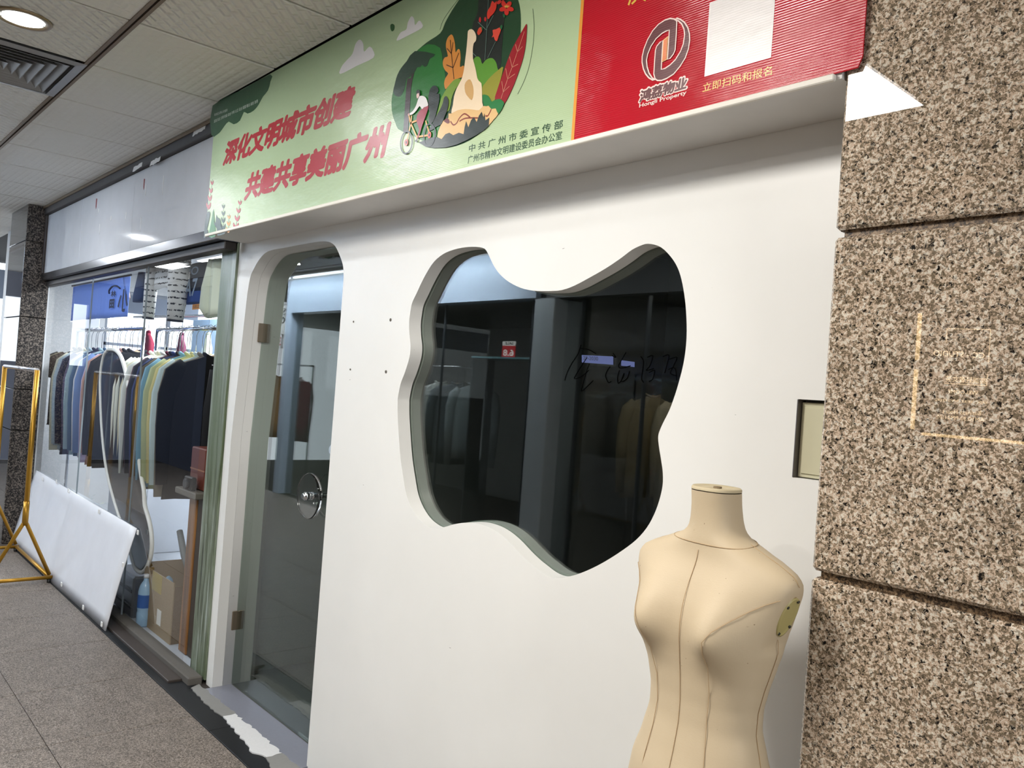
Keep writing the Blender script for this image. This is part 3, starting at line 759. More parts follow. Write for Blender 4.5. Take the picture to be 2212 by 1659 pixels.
# ---- round landscape picture
pr('landscape_ground', zb6, [(410,265),(300,340),(200,430),(130,520),(75,610),(40,700),(25,800),(25,880),(45,960),(85,1030),(150,1065),(220,1090),(280,1130),(330,1165),(400,1178),(480,1175),(560,1155),(650,1115),(740,1050),(820,975),(880,905),(930,820),(975,730),(1010,640),(1040,500),(1050,260),(1052,150),(1045,60),(1030,0),(1005,-80),(950,-170),(850,-220),(750,-200),(650,-120),(580,-30),(500,90),(450,180)], 1, (18,60,30), 3)
pr('landscape_meadow', z2, [(440,-60),(300,90),(210,190),(150,290),(110,420),(75,560),(50,680),(46,800),(62,930),(102,1055),(150,1170),(240,1205),(330,1240),(430,1300),(560,1370),(640,1400),(760,1350),(860,1100),(900,560),(900,300),(860,100),(820,-120),(620,-180)], 2, (28,108,38), 2)
pr('landscape_shade', z3, [(785,-60),(770,200),(720,340),(670,480),(665,1000),(700,1060),(850,1180),(1140,1300),(1200,900),(1230,500),(1260,250),(1300,60),(1240,-200),(900,-250)], 2, (18,26,22), 2)
pr('tree_crown', z2, [(420,-70),(290,90),(200,200),(140,310),(105,430),(78,560),(85,610),(110,640),(150,655),(190,645),(225,600),(250,540),(270,460),(285,375),(330,350),(370,310),(400,285),(430,240),(455,190),(500,185),(535,150),(570,180),(610,165),(635,110),(660,50),(740,-20)], 3, (18,50,32), 2)
pr('tree_trunk', z2, [(300,370),(355,360),(372,300),(410,280),(380,400),(360,520),(350,700),(335,930),(320,1100),(310,1235),(235,1210),(250,1000),(270,700),(285,500)], 4, (44,26,30), 0)
pr('printed_bush', z3, [(690,1080),(740,1020),(790,1020),(825,1070),(850,1150),(900,1090),(960,1050),(1030,1045),(1080,1090),(1110,1160),(1140,1265),(1230,1200),(1180,1400),(1100,1700),(900,1720),(760,1500),(700,1250)], 3, (84,140,38), 2)
pr('printed_bush', z4, [(1000,300),(1150,170),(1230,130),(1160,420),(1080,700),(1040,780),(960,700),(860,640),(850,500),(900,420)], 4, (142,140,44), 2)
pr('printed_bush', z4, [(470,345),(400,335),(330,370),(260,450),(200,530),(150,620),(110,700),(60,900),(10,1050),(-10,1140),(60,1080),(150,960),(260,900),(300,700),(350,560),(400,480),(450,400)], 4, (112,144,44), 2)
pr('orange_leaf', z3, [(290,620),(230,680),(200,780),(205,880),(235,1010),(180,1030),(145,1100),(150,1190),(190,1270),(240,1320),(190,1400),(165,1500),(190,1600),(230,1560),(330,1450),(440,1400),(500,1370),(525,1200),(500,1180),(450,1200),(462,1050),(452,920),(430,880),(400,900),(372,940),(362,800),(342,690),(320,640)], 3, (202,130,52), 2)
for s in ([(278,720),(300,960),(345,1420)], [(330,760),(300,960)], [(220,870),(300,965)], [(432,950),(330,1215)], [(210,1165),(330,1215)]):
    line('leaf_vein', z3, s, 5, (70,40,16), 0.0028, 0)
pr('red_leaf', z3, [(1650,430),(1600,500),(1520,640),(1440,780),(1370,920),(1300,1100),(1230,1300),(1160,1500),(1100,1680),(1080,1780),(1170,1840),(1250,1860),(1340,1700),(1430,1500),(1510,1280),(1575,1080),(1612,920),(1636,750),(1650,560)], 5, (146,8,26), 2)
for s in ([(1610,570),(1485,935),(1390,1210),(1310,1420),(1230,1655),(1190,1770)], [(1450,800),(1485,935),(1575,840)], [(1345,1020),(1390,1210),(1495,1155)], [(1275,1230),(1310,1420),(1440,1330)], [(1205,1460),(1230,1655),(1340,1550)]):
    line('leaf_vein', z3, s, 6, (206,150,120), 0.0016, 0)
# plain pale standing shape on tan rocks
pr('pale_monument', z3, [(600,560),(660,525),(715,570),(748,660),(738,740),(702,780),(685,900),(690,1060),(712,1150),(742,1270),(765,1400),(800,1460),(840,1500),(850,1640),(855,1840),(870,1910),(800,2000),(600,2000),(400,2000),(300,2030),(330,1880),(350,1730),(400,1580),(480,1430),(522,1280),(548,1080),(565,950),(578,820),(590,680)], 6, (234,212,180), 2)
pr('tan_hollow', z4, [(640,350),(690,470),(700,600),(670,720),(600,660),(552,580),(540,450),(580,375)], 7, (202,160,100), 2)
pr('tan_rocks', z4, [(250,960),(300,960),(420,900),(560,880),(700,890),(800,900),(870,830),(970,820),(1020,880),(1100,870),(1140,970),(1060,1070),(1000,1140),(900,1230),(540,1400),(330,1420),(130,1440),(50,1370),(100,1200),(160,1090),(250,1040)], 7, (222,182,124), 2)
for s in ([(290,1100),(340,1165),(400,1130),(450,1040),(540,965),(640,1030)], [(450,1100),(560,1045),(780,1040)], [(1020,885),(960,1000),(915,1000)]):
    line('rock_crease', z4, s, 8, (132,46,30), 0.004)
pr('rock_shadow', z4, [(170,1095),(215,1045),(255,1060),(275,1120),(240,1142),(200,1120)], 8, (108,34,34), 2)
pr('green_bush', z4, [(860,640),(920,625),(970,650),(1000,700),(1030,750),(1080,720),(1170,700),(1220,730),(1250,790),(1150,970),(1100,870),(1020,880),(970,820),(890,825)], 8, (26,116,54), 2)
pr('dark_grass', z4, [(-60,1390),(60,1385),(130,1420),(200,1330),(270,1305),(340,1350),(440,1305),(525,1330),(545,1200),(570,1100),(610,1210),(660,1080),(710,1025),(760,1115),(800,1000),(850,930),(880,1030),(900,960),(915,1085),(985,1035),(975,1180),(900,1250),(750,1350),(600,1430),(400,1520),(200,1570),(0,1578),(-150,1555),(-280,1480),(-150,1430)], 9, (26,40,36), 0)
pr('dark_leaf', z2, [(740,480),(690,510),(660,570),(640,700),(640,850),(668,910),(650,1000),(660,1080),(720,1060),(760,950),(800,800),(820,700),(815,610),(770,620),(805,570),(790,510)], 9, (22,34,32), 2)
pr('dark_leaf', z2, [(925,650),(890,680),(870,770),(820,880),(760,980),(700,1110),(640,1200),(700,1190),(780,1130),(850,1100),(900,980),(950,850),(965,740),(950,680)], 9, (22,34,32), 2)
# cyclist
for s, wd in (([(335,950),(350,1050),(460,1300),(640,1275)], 0.006), ([(360,1080),(520,1015)], 0.006), ([(375,960),(365,1090),(305,1350)], 0.006), ([(600,1040),(660,1240)], 0.005)):
    line('cycle_frame', z2, s, 10, (218,156,58), wd, 0)
for c in ((293, 1388), (662, 1270)):
    ringp('cycle_wheel', z2, c, 98, 190, 0.10, 11, (26,40,44), 0.005)
    ringp('cycle_hub', z2, c, 28, 56, 0.10, 11, (206,82,70), 0)
    ringp('cycle_axle', z2, c, 12, 24, 0.10, 12, (40,30,60), 0)
pr('rider_trousers', z2, [(640,805),(640,860),(600,980),(550,1120),(490,1300),(460,1350),(470,1290),(500,1180),(465,1080),(460,1000),(480,930),(540,860)], 12, (152,16,50), 2)
pr('rider_shoe', z2, [(425,1370),(460,1335),(472,1388)], 12, (30,30,34), 0)
pr('rider_shirt', z2, [(510,655),(560,650),(610,680),(638,760),(640,808),(580,830),(545,860),(510,810),(460,880),(400,940),(350,955),(340,935),(400,890),(450,810),(480,720)], 13, (228,226,226), 2)
pr('rider_face', z2, [(465,620),(500,600),(505,650),(470,692),(460,650)], 13, (228,194,188), 2)
pr('rider_hair', z2, [(455,590),(480,550),(510,565),(518,620),(505,645),(500,605),(465,612)], 14, (20,24,24), 2)
pr('rider_hand', z2, [(322,940),(345,925),(352,945),(330,968)], 13, (228,180,160), 2)
# flowers
def petals(c, r, n, a0, layer, col):
    for i in range(n):
        a = a0+2*math.pi*i/n
        q = [(c[0]+r*(0.62+0.5*math.cos(t))*math.cos(a)-r*0.34*math.sin(t)*math.sin(a), c[1]+r*(0.62+0.5*math.cos(t))*math.sin(a)+r*0.34*math.sin(t)*math.cos(a)) for t in (2*math.pi*j/10 for j in range(10))]
        pr('petal', z3, q, layer+i*0.12, col, 2)
for s in ([(965,-60),(935,500),(900,1080)], [(775,400),(925,540)], [(1050,280),(940,500)], [(1090,750),(950,1040)], [(680,950),(745,1015)]):
    line('flower_stem', z3, s, 5, (96,122,112), 0.0018, 0)
petals((1290, 145), 120, 5, 0.3, 6, (206,40,30))
petals((1200, 10), 90, 4, 0.9, 6, (196,44,36))
pr('petal', z3, [(1030,20),(1078,60),(1112,20),(1105,150),(1060,240),(1000,300),(970,345),(945,330),(940,250),(960,180),(1000,120)], 6, (214,50,34), 2)
for q, col in (([(815,305),(835,350),(825,405),(805,400),(792,360)], (190,32,36)), ([(908,305),(930,340),(920,385),(900,385),(886,345)], (190,32,36)), ([(770,560),(800,500),(855,495),(850,560),(795,635),(765,600)], (206,62,36)), ([(1040,545),(1100,530),(1170,495),(1190,540),(1150,650),(1120,740),(1080,720),(1060,660),(1025,680),(1050,620)], (214,70,52))):
    pr('flower_bud', z3, q, 6, col, 2)
for q in ([(1170,495),(1200,450),(1222,480),(1195,540)], [(1225,265),(1262,262),(1262,310),(1240,320)], [(840,490),(868,488),(862,545),(850,548)]):
    pr('flower_calyx', z3, q, 7, (30,96,56), 2)
for a in range(7):
    line('stamen', z3, [(1290, 150), (1250+a*16, 90+abs(a-3)*8)], 8, (232,190,90), 0.0014, 0)
line('thin_arc', zb6, [(1147,70),(1158,200),(1150,350),(1120,520),(1080,640),(1027,750)], 1, (64,84,60), 0.0018)
line('thin_arc', zb6, [(580,-40),(480,90),(430,170),(408,237)], 1, (64,84,60), 0.0018)
# ---- plants in the lower left corner
def sprig(fn, base, tip, n, col, w, lw):
    line('sprig_stem', fn, [base, tip], 1, (50,70,50), 0.002, 0)
    for i in range(n):
        t = (i+0.5)/n; cx_, cy_ = base[0]+(tip[0]-base[0])*t, base[1]+(tip[1]-base[1])*t
        k = 1.0-0.45*t
        pr('sprig_leaves', fn, [(cx_, cy_-lw*0.2*k), (cx_+w*0.9*k, cy_-lw*k), (cx_+w*1.05*k, cy_-lw*0.3*k), (cx_+w*0.5*k, cy_+lw*0.45*k), (cx_, cy_+lw*0.6*k), (cx_-w*0.5*k, cy_+lw*0.4*k), (cx_-w*1.05*k, cy_-lw*0.3*k), (cx_-w*0.9*k, cy_-lw*k)], 2, col, 2)
sprig(z5, (100,880), (205,180), 4, (168,24,44), 52, 105)
sprig(z5, (708,1335), (830,625), 4, (168,28,48), 62, 105)
sprig(z5, (550,1400), (575,960), 3, (206,142,70), 50, 90)
sprig(z5, (440,1340), (445,720), 4, (28,62,52), 52, 95)
pr('printed_plant', z5, [(100,905),(150,930),(140,1040),(105,1200),(60,1380),(20,1480),(20,1300),(50,1080)], 3, (26,58,54), 2)
pr('printed_plant', z5, [(222,850),(245,1050),(262,1250),(265,1460),(120,1470),(150,1250),(190,1030)], 3, (30,118,58), 2)
pr('printed_plant', z5, [(290,975),(310,1030),(360,1060),(390,1130),(400,1230),(440,1320),(480,1350),(475,1400),(320,1445),(300,1290),(250,1200),(235,1100),(270,1160)], 4, (26,60,52), 2)
pr('printed_plant', z5, [(60,1330),(100,1320),(105,1400),(60,1480),(5,1480)], 4, (22,52,50), 2)
# ---- lettering
RED = (172, 26, 40)
btext('printed_text', '深化文明城市创建', (479.3,361.5), (756,252), (491,305), 1, RED, 0.05, 0.95)
btext('printed_text', '共建共享美丽广州', (525.4,435.8), (829,341.5), (537,374), 1, RED, 0.05, 0.95)
btext('printed_text', '社会主义核心价值观', (463,251), (491.5,240.5), (463.4,245.3), 2, (226,232,222))
btext('printed_text', '富强 民主 文明 和谐 自由 平等 公正 法治 爱国 敬业 诚信 友善', (462.5,265.8), (557.2,221.5), (462.9,259), 2, (226,232,222))
DG = (34, 72, 44)
btext('printed_text', '中 共 广 州 市 委 宣 传 部', (1012.8,329.6), (1215.7,276.7), (1013.8,312.8), 1, DG, 0.012)
btext('printed_text', '广州市精神文明建设委员会办公室', (1010.3,354), (1213.8,301), (1011.3,337), 1, DG, 0.012)
YEL = (226, 182, 72)
btext('printed_text', '立即扫码和报名', (1517.6,199.8), (1667.3,161.6), (1519,180.6), 1, YEL, 0.006)
btext('printed_text', '庆祝', (1356,13), (1442,-9), (1359,-34), 1, YEL, 0.012)
MAR = (84, 12, 22); WHT = (240, 214, 206)
btext('logo_text', '鸿荔物业', (1377.5,225.5), (1485,194.5), (1382,192.5), 1, WHT, 0.10, 0.95)
btext('logo_text', '鸿荔物业', (1380.5,222.8), (1482.5,192.6), (1384.5,195.6), 2, MAR, 0.045, 0.95)
btext('logo_text', 'Hongli Property', (1380.8,235.5), (1482.8,206.5), (1381.6,224.4), 2, WHT, 0.02)
LA = [(742,205),(735,180),(700,158),(640,150),(560,175),(460,240),(370,340),(290,480),(235,620),(207,740),(205,830),(225,930),(260,1010),(310,1070),(370,1105),(410,1110),(360,1075),(310,1000),(280,900),(270,800),(290,700),(340,580),(420,460),(510,380),(570,345),(630,325),(618,520),(600,785),(640,765),(690,700),(715,640),(732,420)]
LB = [(385,1010),(405,1085),(440,1110),(500,1110),(580,1080),(690,1010),(790,890),(870,760),(920,620),(940,480),(935,380),(910,290),(860,210),(800,165),(740,142),(712,150),(770,185),(820,230),(855,310),(865,400),(845,540),(800,660),(720,790),(640,870),(560,925),(497,942),(508,720),(523,490),(480,520),(430,580),(410,640),(396,830)]
for lp in (LB, LA):
    pr('logo_outline', z1, lp, 3 if lp is LB else 5, WHT, 0, 0.0018)
    pr('logo_ring', z1, lp, 4 if lp is LB else 6, MAR, 0, -0.0012)
pr('logo_bar', z1, [(535,480),(610,422),(586,792),(512,832)], 5.4, (232,190,120), 0)
pr('logo_bar', z1, [(545,492),(600,445),(580,780),(522,815)], 7, (222,122,66), 0)
# blank white square beside the logo
q0, q1 = bxz((1521.9, 166)), bxz((1665.7, 124.8))
zl = q0[1]; sq = q1[0]-q0[0]
bpart(plate('white_square', [[(q0[0], zl), (q1[0], zl), (q1[0], zl+sq), (q0[0], zl+sq)]], YB-LAYER, YB-LAYER*1.6, inkm(232, 228, 226)))

# ================================================================== dress form in front of the wall
def linen():
    m, nt, b = new_mat('beige_linen')
    v = coord(nt)
    n = noise(nt, v, 7.0, 4.0)
    c = mixc(nt, n, srgb(186, 168, 138), srgb(202, 184, 155))
    w1_ = noise(nt, coord(nt, (900, 900, 120)), 1.0, 1.0); w2_ = noise(nt, coord(nt, (120, 120, 900)), 1.0, 1.0)
    ad = N(nt, 'ShaderNodeMath', operation='ADD'); nt.links.new(w1_, ad.inputs[0]); nt.links.new(w2_, ad.inputs[1])
    sp = ramp(nt, noise(nt, v, 130, 1.0), [(0, (1, 1, 1)), (0.19, (1, 1, 1)), (0.22, (0, 0, 0)), (1, (0, 0, 0))])
    c = mixc(nt, sp, c, srgb(140, 118, 92))
    nt.links.new(c, b.inputs['Base Color']); b.inputs['Roughness'].default_value = 0.62
    bump(nt, b, ad.outputs[0], 0.18, 0.0006)
    return m
M['linen'] = linen()
MX, MY, MROT = -0.922, -0.252, math.radians(-3)
df_ = empty('dress_form', (MX, MY, 0), MROT)
tag(df_, 'beige linen female dress form torso standing before the white wall', 'mannequin')
# z, half width, front depth, back depth
SEC = [(0.66, .148, .080, .090), (0.70, .155, .088, .098), (0.76, .160, .094, .104), (0.82, .150, .091, .096), (0.88, .129, .083, .080), (0.93, .116, .077, .070), (0.97, .117, .077, .068), (1.01, .126, .081, .071),
       (1.05, .138, .086, .076), (1.085, .148, .088, .081), (1.115, .156, .087, .084), (1.145, .165, .084, .085), (1.17, .173, .079, .083), (1.195, .181, .072, .079), (1.213, .183, .064, .073), (1.228, .174, .058, .068), (1.242, .148, .055, .065), (1.256, .112, .054, .061), (1.268, .083, .054, .057), (1.278, .060, .052, .052), (1.29, .0515, .049, .049), (1.31, .0475, .046, .046), (1.335, .0455, .0445, .0445), (1.362, .0455, .0445, .0445)]
def sec_at(z):
    for (a, b) in zip(SEC[:-1], SEC[1:]):
        if a[0] <= z <= b[0]:
            t = (z-a[0])/(b[0]-a[0]); t2 = t*t*(3-2*t)*0.3+t*0.7
            return [a[i]+(b[i]-a[i])*t2 for i in range(1, 4)]
    return list(SEC[-1][1:])
def body_pt(th, z):
    a, f, b = sec_at(z)
    c, s = math.cos(th), math.sin(th)
    pw = 0.82
    u = a*math.copysign(abs(c)**pw, c)
    if s > 0:                                    # front is towards -y
        d = f*abs(s)**0.85
        bust = 0.048*math.exp(-((z-1.108)/0.050)**2 if z < 1.108 else -((z-1.108)/0.072)**2)
        d += bust*(math.exp(-((abs(u)-0.079)/0.045)**2))*min(1, s*1.6)
        d += 0.010*math.exp(-((z-0.80)/0.08)**2)*math.exp(-(u/0.08)**2)
    else:
        d = -b*abs(s)**0.85
    lean = 0.012*max(0, (z-1.27)/0.09)
    p = Vector((u, -d-lean, z))
    if 1.09 < z < 1.225 and abs(u) > 0.1:        # flat cut where the arms would join
        n = Vector((math.copysign(0.94, u), 0, -0.34)); e = (p-Vector((math.copysign(0.163, u), 0, 1.158))).dot(n)
        if e > 0: p = p-n*e
    return p
NZ, NT = 90, 72
rings = []
for i in range(NZ+1):
    z = 0.66+(1.362-0.66)*i/NZ
    rings.append([body_pt(2*math.pi*j/NT, z) for j in range(NT)])
mbd = MB().loft(rings, True, False)
torso = mbd.build('torso', M['linen'], df_)
sm = torso.modifiers.new('smooth', 'SMOOTH'); sm.factor = 0.5; sm.iterations = 3
# neck cap: cloth disc with a raised welt and pinched middle
capc = Vector((0, -0.0, 1.362)); top = rings[-1]
cen = sum(top, Vector())/len(top)
cap_r = []
for k, (s_, dz) in enumerate(((1.0, 0.0), (1.0, 0.004), (0.95, 0.007), (0.88, 0.004), (0.6, 0.004), (0.3, 0.0045), (0.12, 0.002))):
    cap_r.append([cen+(p-cen)*s_+Vector((0, 0, dz)) for p in top])
MB().loft(cap_r, False, True).build('neck_cap', plain('pale_linen_cap', srgb(190, 176, 144), 0.6, fine=70), df_)
MB().lathe([(0.008, 0.0), (0.008, 0.0055)], (cen.x+0.002, cen.y, 1.364), 'z', 10).build('cap_hole', plain('cap_hole_brown', srgb(120, 104, 78), 0.8), df_)
# seams
def th_for_u(u, z, front=True):
    best = None
    for j in range(0, 361):
        t = math.pi*j/360 if front else math.pi+math.pi*j/360
        p = body_pt(t, z); e = abs(p.x-u)
        if best is None or e < best[0]: best = (e, p)
    return best[1]
seam_m = plain('seam_thread', srgb(178, 152, 116), 0.7)
def seam(pts, r=0.0007):
    out = []
    for p in pts:
        c = Vector((0, 0, p.z)); d = (p-c); out.append(p+d.normalized()*0.0010)
    MB().tube(out, r, 6).build('seam', seam_m, df_)
zs = [0.67+0.02*i for i in range(31)]
seam([th_for_u(0, z)+Vector((0, -0.0045*math.exp(-((z-1.13)/0.06)**2), 0)) for z in zs if z <= 1.262])
for s in (-1, 1):
    pr_pts = [(1.195, .178), (1.19, .165), (1.18, .148), (1.165, .128), (1.145, .108), (1.125, .09), (1.105, .078), (1.08, .072), (1.05, .068), (1.0, .062), (0.95, .058), (0.9, .062), (0.84, .07), (0.76, .08), (0.68, .084)]
    seam([th_for_u(s*u, z) for z, u in pr_pts])
    seam([body_pt(0.0 if s > 0 else math.pi, z) for z in zs if z < 1.13])
    seam([body_pt(0.0 if s > 0 else math.pi, z) for z in [1.215+0.008*i for i in range(8)]])
seam([body_pt(2*math.pi*j/48, 1.268+0.006*math.cos(2*math.pi*j/48+math.pi/2)) for j in range(49)], 0.0008)
# arm plates
for s in (-1, 1):
    nrm = Vector((s*0.94, 0, -0.34)).normalized(); vt = Vector((s*0.34, 0, 0.94)).normalized()*(1)
    if s < 0: vt = Vector((-0.34, 0, 0.94))
    cpt = Vector((s*0.1632, 0.000, 1.158)); ya = Vector((0, 1, 0))
    def ell(rz_, ry_, off):
        return [cpt+nrm*off+vt*(rz_*math.cos(2*math.pi*j/28))+ya*(ry_*math.sin(2*math.pi*j/28)) for j in range(28)]
    if s > 0: order = 1
    r_ = [ell(0.040, 0.024, -0.01), ell(0.040, 0.024, 0.0022), ell(0.037, 0.021, 0.0026), ell(0.034, 0.018, 0.0010)]
    ap = MB().loft(r_ if s > 0 else [list(reversed(q)) for q in r_], False, True).build('arm_plate', plain('yellowed_plastic', srgb(176, 164, 108), 0.35), df_)
    for t in (0.5, 2.2, 3.6, 5.4):
        c_ = cpt+nrm*0.0018+vt*(0.036*math.cos(t))+ya*(0.021*math.sin(t))
        MB().tube([c_-nrm*0.002, c_+nrm*0.002], 0.003, 8).build('rivet', plain('dark_rivet', srgb(70, 72, 66), 0.4, 0.6), ap)
# stand
st_m = plain('black_stand', srgb(30, 30, 32), 0.35, 0.5)
MB().lathe([(0.014, 0.03), (0.014, 0.68)], (0, 0, 0), 'z', 16).build('stand_pole', st_m, df_)
MB().lathe([(0.13, 0.0), (0.135, 0.004), (0.13, 0.014), (0.03, 0.022), (0.024, 0.05), (0.016, 0.052)], (0, 0, 0), 'z', 32).build('stand_base', st_m, df_)

# ================================================================== leaning white board
wb = empty('white_board', (-4.956, -0.20, 0)); tag(wb, 'large white sheet leaning against the clothes shop window', 'board')
n_u, n_v = 24, 8
vs, fs = [], []
for side in (0, 1):
    for i in range(n_u+1):
        for j in range(n_v+1):
            u, t = i/n_u, j/n_v
            x = -7.64+(2.675)*u; sag = 0.012*math.sin(math.pi*t)*max(0, (u-0.6)/0.4)
            xx = x + (0.02*math.sin(math.pi*t) if u > 0.97 else 0)
            if u < 0.03: xx += 0.09*t
            p = Vector((xx, -0.184+0.125*t-sag+0.004*math.sin(9*u), 0.004+(0.605-0.03*u)*t))
            if side: p.y += 0.006; p.z += 0.002
            vs.append(p)
w_ = n_v+1; off = (n_u+1)*w_
for i in range(n_u):
    for j in range(n_v):
        a = i*w_+j; fs.append((a, a+w_, a+w_+1, a+1)); fs.append((a+off, a+1+off, a+w_+1+off, a+w_+off))
for i in range(n_u):
    for j in (0, n_v):
        a = i*w_+j; fs.append((a, a+off, a+w_+off, a+w_) if j == 0 else (a, a+w_, a+w_+off, a+off))
for j in range(n_v):
    for i in (0, n_u):
        a = i*w_+j; fs.append((a, a+1, a+1+off, a+off) if i == 0 else (a, a+off, a+1+off, a+1))
sheet = MB(); sheet.add(vs, fs, True); o = sheet.build('sheet', M['white_sheet']); o.parent = wb; o.matrix_parent_inverse = Matrix.Translation(wb.location).inverted()
for x_, z_ in ((235-30, 0), (0, 0)): pass
for px, py in ((222, 1348), (182, 1312), (135, 1262), (150, 1060), (216, 1105), (300, 1150), (94, 1035), (124, 1040), (268, 1220)):
    p = on_y(px, py, -0.09); t = min(max(p.z/0.575, 0.02), 0.98); yy = -0.184+0.125*t
    p = on_y(px, py, yy-0.003)
    q = MB().bbox(p.x-0.012, p.x+0.012, yy-0.012, yy-0.006, p.z-0.014, p.z+0.014, 0.002).build('tape_scrap', plain('clear_tape_scrap', srgb(238, 238, 236), 0.25)); q.parent = wb; q.matrix_parent_inverse = Matrix.Translation(wb.location).inverted()

# ================================================================== gold clothes rack
gr = empty('gold_rack', (-6.8, -0.36, 0)); tag(gr, 'gold painted empty clothes rack standing by the dark pillar', 'clothes rack')
def gpart(mb, name, mat=None):
    o = mb.build(name, mat or M['gold']); o.parent = gr; o.matrix_parent_inverse = Matrix.Translation(gr.location).inverted(); return o
R_ = 0.0125
for xe in (-6.235, -7.34):
    yc = -0.37; ZB = 0.036
    gpart(MB().tube([(xe, yc, 0.43), (xe, yc, 1.44)], 0.0165, 14), 'post')
    gpart(MB().tube([(xe, yc, 0.40), (xe, yc, 0.56)], 0.019, 14), 'sleeve')
    gpart(MB().tube([(xe, yc, 0.43), (xe, yc+0.01, 0.41), (xe, -0.20, ZB+0.02)], R_, 12), 'leg')
    gpart(MB().tube([(xe, yc, 0.43), (xe, yc-0.01, 0.41), (xe, -0.56, ZB+0.02)], R_, 12), 'leg')
    gpart(MB().tube([(xe, -0.18, ZB), (xe, -0.58, ZB)], R_, 12), 'foot_bar')
    for yy in (-0.20, -0.56):
        gpart(MB().lathe([(0.010, 0.0), (0.012, 0.004), (0.012, ZB-0.012)], (xe, yy, 0), 'z', 12), 'glide', plain('black_glide', srgb(24, 24, 24), 0.5))
gpart(MB().tube([(-6.235, -0.195, 0.036), (-7.34, -0.195, 0.036)], R_, 12), 'stretcher')
gpart(MB().tube([(-6.235, -0.37, 1.44), (-7.34, -0.37, 1.44)], 0.014, 12), 'hanging_bar', plain('worn_silver_bar', srgb(200, 198, 200), 0.25, 0.8))

# ================================================================== potted plant by the pillar
pp = empty('potted_plant', (-7.70, -0.40, 0)); tag(pp, 'small green plant in a dark red pot by the dark pillar', 'potted plant')
MB().lathe([(0.075, 0.0), (0.085, 0.01), (0.105, 0.17), (0.115, 0.172), (0.118, 0.20), (0.104, 0.20), (0.10, 0.175)], (0, 0, 0), 'z', 24).build('pot', plain('dark_red_pot', srgb(104, 24, 26), 0.35), pp)
MB().lathe([(0.099, 0.16), (0.05, 0.172), (0.01, 0.176)], (0, 0, 0), 'z', 20, True, True).build('soil', plain('soil', srgb(50, 38, 28), 0.95), pp)
leafm = plain('plant_leaf', srgb(58, 96, 40), 0.45); leafy = plain('yellow_plant_leaf', srgb(140, 140, 50), 0.45)
rp = random.Random(4)
for i in range(16):
    a = rp.uniform(3.5, 5.9); el = rp.uniform(0.5, 1.3); L = rp.uniform(0.10, 0.2)
    d = Vector((math.cos(a)*math.cos(el), math.sin(a)*math.cos(el), math.sin(el))); sd = Vector((-math.sin(a), math.cos(a), 0))
    b0 = Vector((0, 0, 0.18)); m1 = b0+d*L; m2 = m1+d*0.06-Vector((0, 0, 0.02)); m3 = m1+d*0.11-Vector((0, 0, 0.06))
    upv = Vector((0, 0, 0.004))
    mb_ = MB().add([m1, m2+sd*0.034+upv, m3, m2-sd*0.034+upv, m2-upv], [(0, 1, 4), (1, 2, 4), (2, 3, 4), (3, 0, 4)], True)
    mb_.tube([b0, m1], 0.0025, 5)
    mb_.build('leaf', leafy if i % 5 == 0 else leafm, pp)

# ================================================================== clothes shop window and its contents
YS = -0.045
edges = [DPX+0.003, on_y(202, 600, -0.045).x, on_y(322, 570, -0.045).x, -4.128]
for i, (a, b) in enumerate(zip(edges[:-1], edges[1:])):
    struct(MB().add([(a+0.002, YS, 0.043), (b-0.002, YS, 0.043), (b-0.002, YS, zh-0.046), (a+0.002, YS, zh-0.046)], [(0, 1, 2, 3)]).build('window_%d' % (3+i), M['shop_glass']), ['left', 'middle', 'right'][i]+' pane of the clothes shop window', 'window')

for xs_ in edges[1:-1]:
    struct(MB().box(xs_-0.0008, xs_+0.0008, YS-0.005, YS+0.005, 0.037, zh-0.041).build('trim_%d' % (1+edges.index(xs_)), plain('pale_glass_edge', srgb(120, 130, 136), 0.3)), 'thin bright glass joint of the clothes shop window', 'trim')
def cloth(name, col, rough=0.85): return plain(name, srgb(*col), rough, 0.0, 0.25, 5.0)
